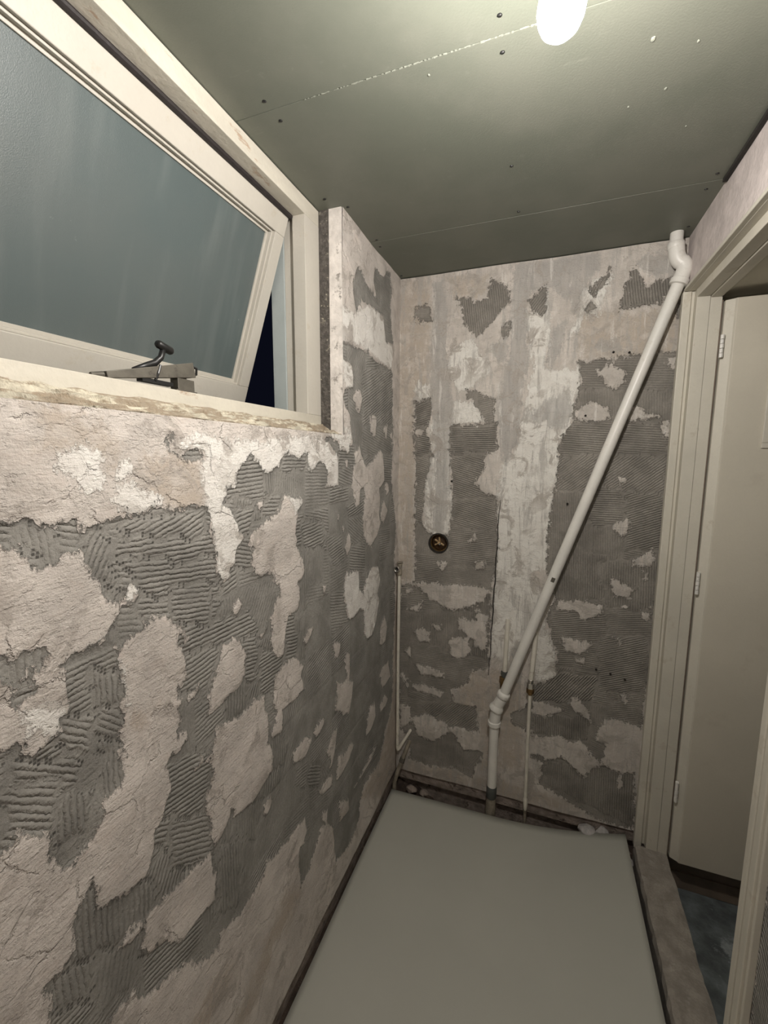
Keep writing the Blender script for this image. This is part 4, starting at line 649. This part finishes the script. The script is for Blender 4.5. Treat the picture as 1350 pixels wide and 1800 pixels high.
# right-hand supply pipe with compression fitting
def nut(bm, p0, p1, rr): tube(bm, [p0, p1], rr, 6)
sup = empty('supply_pipe', (.641, -.035, -.02)); tag(sup, 'thin cream supply pipe right of the lower waste pipe', 'pipe')
y = -.035
pp(sup, 'upper_pipe', tube(bmesh.new(), [(.652, .004, .90)]+[(.651, -.006, .83), (.648, -.018, .76), (.642, y, .66), (.640, y, .618)], .0105), M['copperpaint'])
bm = bmesh.new(); tube(bm, [(.640, y, .630), (.640, y, .626), (.640, y, .612)], [.011, .0125, .0125]); nut(bm, (.640, y, .612), (.640, y, .588), .0165)
pp(sup, 'chrome_nut', bm, M['chrome'], 'bright worn nut', False, .001)
bm = bmesh.new(); nut(bm, (.640, y, .589), (.640, y, .566), .017); tube(bm, [(.640, y, .566), (.640, y, .556)], [.0125, .0085]); tube(bm, [(.640, y, .577), (.640, .008, .577)], .010)
pp(sup, 'brass_body', bm, M['brass'], 'dull brass valve body', False, .001)
pp(sup, 'lower_pipe', tube(bmesh.new(), [(.640, y, .575), (.640, y, .30), (.643, y, .04), (.643, y, .02)], .0076), M['copperpaint'])
pp(sup, 'pipe_end', tube(bmesh.new(), [(.643, y, .052), (.643, y, .046), (.644, y, .018), (.644, y, -.005), (.644, y, -.012)], [.0078, .0100, .0100, .0080, .005]), M['copperpaint'])
pp(sup, 'buried_pipe', tube(bmesh.new(), [(.644, y, -.01), (.645, y, -.13)], .0065), M['grubby'], 'dark stub going into the trench')
# left-hand supply pipe behind the waste elbow
sl_ = empty('supply_pipe', (.532, -.030, .56)); tag(sl_, 'short cream supply pipe stub behind the waste elbow', 'pipe')
y = -.004
pp(sl_, 'upper_pipe', tube(bmesh.new(), [(.528, .006, .88), (.528, .000, .82), (.527, -.003, .75), (.526, y, .67), (.525, y, .61)], .0105), M['copperpaint'])
bm = bmesh.new(); nut(bm, (.525, y, .632), (.525, y, .610), .0165); tube(bm, [(.525, y, .612), (.525, y, .585)], .0135)
pp(sl_, 'compression_nut', bm, M['darkpipe'], 'blackened nut', False, .001)
bm = bmesh.new(); nut(bm, (.521, y-.002, .604), (.520, y-.002, .574), .0175); tube(bm, [(.520, y-.002, .577), (.518, y, .545)], [.015, .010]); tube(bm, [(.521, y, .585), (.521, .008, .585)], .010)
pp(sl_, 'brass_body', bm, M['brass'], 'dull brass valve body', False, .001)
# corner pipe
cp = empty('supply_pipe', (.017, -.035, .10)); tag(cp, 'cream riser pipe in the back left corner, open fitting on top', 'pipe')
pts = [(.020, -.034, 1.045), (.018, -.034, .60)]+bend((.018, -.034, .60), (.019, -.034, .120), (.070, -.012, .215), .022)+[Vector((.066, -.014, .206)), Vector((.078, .006, .228))]
pp(cp, 'riser', tube(bmesh.new(), pts, .0078), M['copperpaint'])
bm = bmesh.new(); tube(bm, [(.021, -.034, 1.040), (.021, -.034, 1.046), (.021, -.034, 1.062), (.021, -.034, 1.066)], [.010, .0125, .0125, .011]); tube(bm, [(.021, -.034, 1.064), (.022, -.030, 1.098)], .0115)
tube(bm, [(.022, -.030, 1.098), (.022, -.029, 1.101), (.022, -.026, 1.106)], [.0165, .0165, .012], 6)
pp(cp, 'fitting_body', bm, M['grubby'], 'grimy fitting', False, .0008)
bm = bmesh.new(); 
seg = 24; rings = []
for (yy, rr) in ((-.034, .0135), (-.060, .0135), (-.0615, .0118), (-.060, .0095), (-.044, .0090)):
    rings.append([bm.verts.new((.0195+rr*math.cos(2*math.pi*j/seg)-(yy+.034)*-.15, yy, 1.076+rr*math.sin(2*math.pi*j/seg))) for j in range(seg)])
for a, b in zip(rings, rings[1:]):
    for j in range(seg): bm.faces.new((a[j], a[(j+1) % seg], b[(j+1) % seg], b[j]))
bm.faces.new(rings[-1]); pp(cp, 'open_outlet', bm, M['chrome'], 'bright open outlet ring')
bm = tube(bmesh.new(), [(.0175, -.0445, 1.076), (.0170, -.0475, 1.076)], .0088, 20); pp(cp, 'outlet_bore', bm, M['black'], 'black bore')
cp2 = empty('drain_pipe', (.02, -.04, -.05)); tag(cp2, 'short stained pipe slanting down at the foot of the back left corner', 'pipe')
pp(cp2, 'slanted_pipe', tube(bmesh.new(), [(.074, .006, .170), (.058, -.018, .118), (.030, -.050, .030), (.015, -.060, -.03), (.012, -.060, -.10)], .0105), M['grubby'])
pp(cp2, 'pipe_clip', tube(bmesh.new(), [(.048, -.030, .086), (.042, -.037, .066)], .0135), M['stay'], 'dull ring on the pipe')

o = obj('corner_shade', B((.0005, -.020, .0), (.0045, -.008, 1.06)), M['skirt']); tag(o, 'dark brown strip imitating shade down the inside corner behind the riser', kind='structure')  # thin dark strip stands in for the shading of the corner
# recessed mixer valve
mv = empty('shower_valve', (RC[0], .03, RC[1])); tag(mv, 'round brass valve body sunk in the back wall', 'valve')
def ringbm(r0, r1, y0, y1, seg=48):
    bm = bmesh.new(); L = []
    for yy, rr in ((y0, r0), (y0, r1), (y1, r1), (y1, r0)):
        L.append([bm.verts.new((RC[0]+rr*math.cos(2*math.pi*j/seg), yy, RC[1]+rr*math.sin(2*math.pi*j/seg))) for j in range(seg)])
    for k in range(4):
        a, b = L[k], L[(k+1) % 4]
        for j in range(seg): bm.faces.new((a[j], a[(j+1) % seg], b[(j+1) % seg], b[j]))
    return bm
pp(mv, 'dark_sleeve', ringbm(RC[2]-.0055, RC[2]+.001, -.004, .044), M['dark'], None, False)
pp(mv, 'brass_rim', ringbm(RC[2]-.0095, RC[2]-.0060, .010, .040), M['brass'], None, False)
pp(mv, 'brass_body', tube(bmesh.new(), [(RC[0], .040, RC[1]), (RC[0], .028, RC[1]), (RC[0], .024, RC[1])], [.0365, .0365, .030], 48), M['brass_dark'], None)
bm = bmesh.new()
for t in (90, 210, 330, 150):
    t = R_(t); L_ = .026; box(bm, (0, -.004, -.0035), (L_, .004, .0035), 0, Matrix.Translation((RC[0], .020, RC[1])) @ Matrix.Rotation(-t, 4, 'Y'))
tube(bm, [(RC[0], .024, RC[1]), (RC[0], .006, RC[1]), (RC[0], .003, RC[1])], [.009, .008, .006], 20)
pp(mv, 'cartridge', bm, M['brass_light'], 'spoked brass cartridge', False, .0008)
pp(mv, 'spindle', tube(bmesh.new(), [(RC[0]+.004, .006, RC[1]-.002), (RC[0]+.006, -.002, RC[1]-.004)], .0045, 14), M['chrome'])

# crack and drilled holes in the back wall
bm = bmesh.new(); pts = [(.494, 2.395), (.4925, 2.30), (.4965, 2.12)]
def crack(bm, pts, w0):
    L = []
    for i, (x, z) in enumerate(pts):
        w_ = w0*(.4+.6*math.sin(math.pi*(i+.5)/len(pts))); L.append([bm.verts.new(p) for p in ((x-w_, -.0075, z), (x+w_, -.0075, z), (x+w_, .004, z), (x-w_, .004, z))])
    for a, b in zip(L, L[1:]):
        for k in range(4): bm.faces.new((a[k], a[(k+1) % 4], b[(k+1) % 4], b[k]))
    bm.faces.new(L[0]); bm.faces.new(L[-1]); return bm
cr = [(.4735+(1.40-z)*-.024+.0015*math.sin(z*37)+.001*math.sin(z*91), z) for z in [1.42-.02*i for i in range(42)]]
o = obj('trim_2', crack(bmesh.new(), cr, .0022), M['dark']); tag(o, 'thin dark vertical crack in the back wall', kind='structure')

HOLES = [(1108,572),(1136,585)]
for x, z in ((.880, 2.015), (.935, 2.010), (1.005, 1.995), (.795, 1.775), (.748, 1.415), (.257, 1.498), (.900, .71), (.955, .70), (1.010, .685)):
    bm = tube(bmesh.new(), [(x, -.0062, z), (x, .004, z)], .0042, 14)
    o = obj('drill_hole', bm, M['dark'], wb_, True)

# ---------------------------------------------------------------- lamp
lb = empty('light_bulb', (BULB[0], BULB[1], H)); tag(lb, 'bright lit bulb hanging from the green ceiling', 'lamp')
prof = [(.0, -.0365), (.010, -.0352), (.020, -.0308), (.029, -.0225), (.0345, -.010), (.0365, .002), (.0350, .014), (.030, .026), (.0225, .040), (.0165, .052), (.0145, .060)]
prof = [(a_*.82, b_*.82) for a_, b_ in prof]
bm = bmesh.new(); seg = 40; rings = []
for rr, zz in prof: rings.append([bm.verts.new((BULB[0]+max(rr, .0004)*math.cos(2*math.pi*j/seg), BULB[1]+max(rr, .0004)*math.sin(2*math.pi*j/seg), BULB[2]+zz)) for j in range(seg)])
for a, b in zip(rings, rings[1:]):
    for j in range(seg): bm.faces.new((a[j], a[(j+1) % seg], b[(j+1) % seg], b[j]))
bm.faces.new(rings[0]); bm.faces.new(rings[-1])
part_at(obj('bulb_glass', bm, M['bulb'], None, True), lb)
z0 = BULB[2]+.049
part_at(obj('bulb_cap', tube(bmesh.new(), [(BULB[0], BULB[1], z0), (BULB[0], BULB[1], z0+.022)], .0125), M['chrome'], None, True), lb)
part_at(obj('lamp_holder', tube(bmesh.new(), [(BULB[0], BULB[1], z0+.018), (BULB[0], BULB[1], z0+.060), (BULB[0], BULB[1], z0+.068)], [.018, .018, .008]), M['black'], None, False), lb)
if z0+.068 < H: part_at(obj('cord', tube(bmesh.new(), [(BULB[0], BULB[1], z0+.066), (BULB[0], BULB[1], H)], .0035, 12), M['black'], None, True), lb)
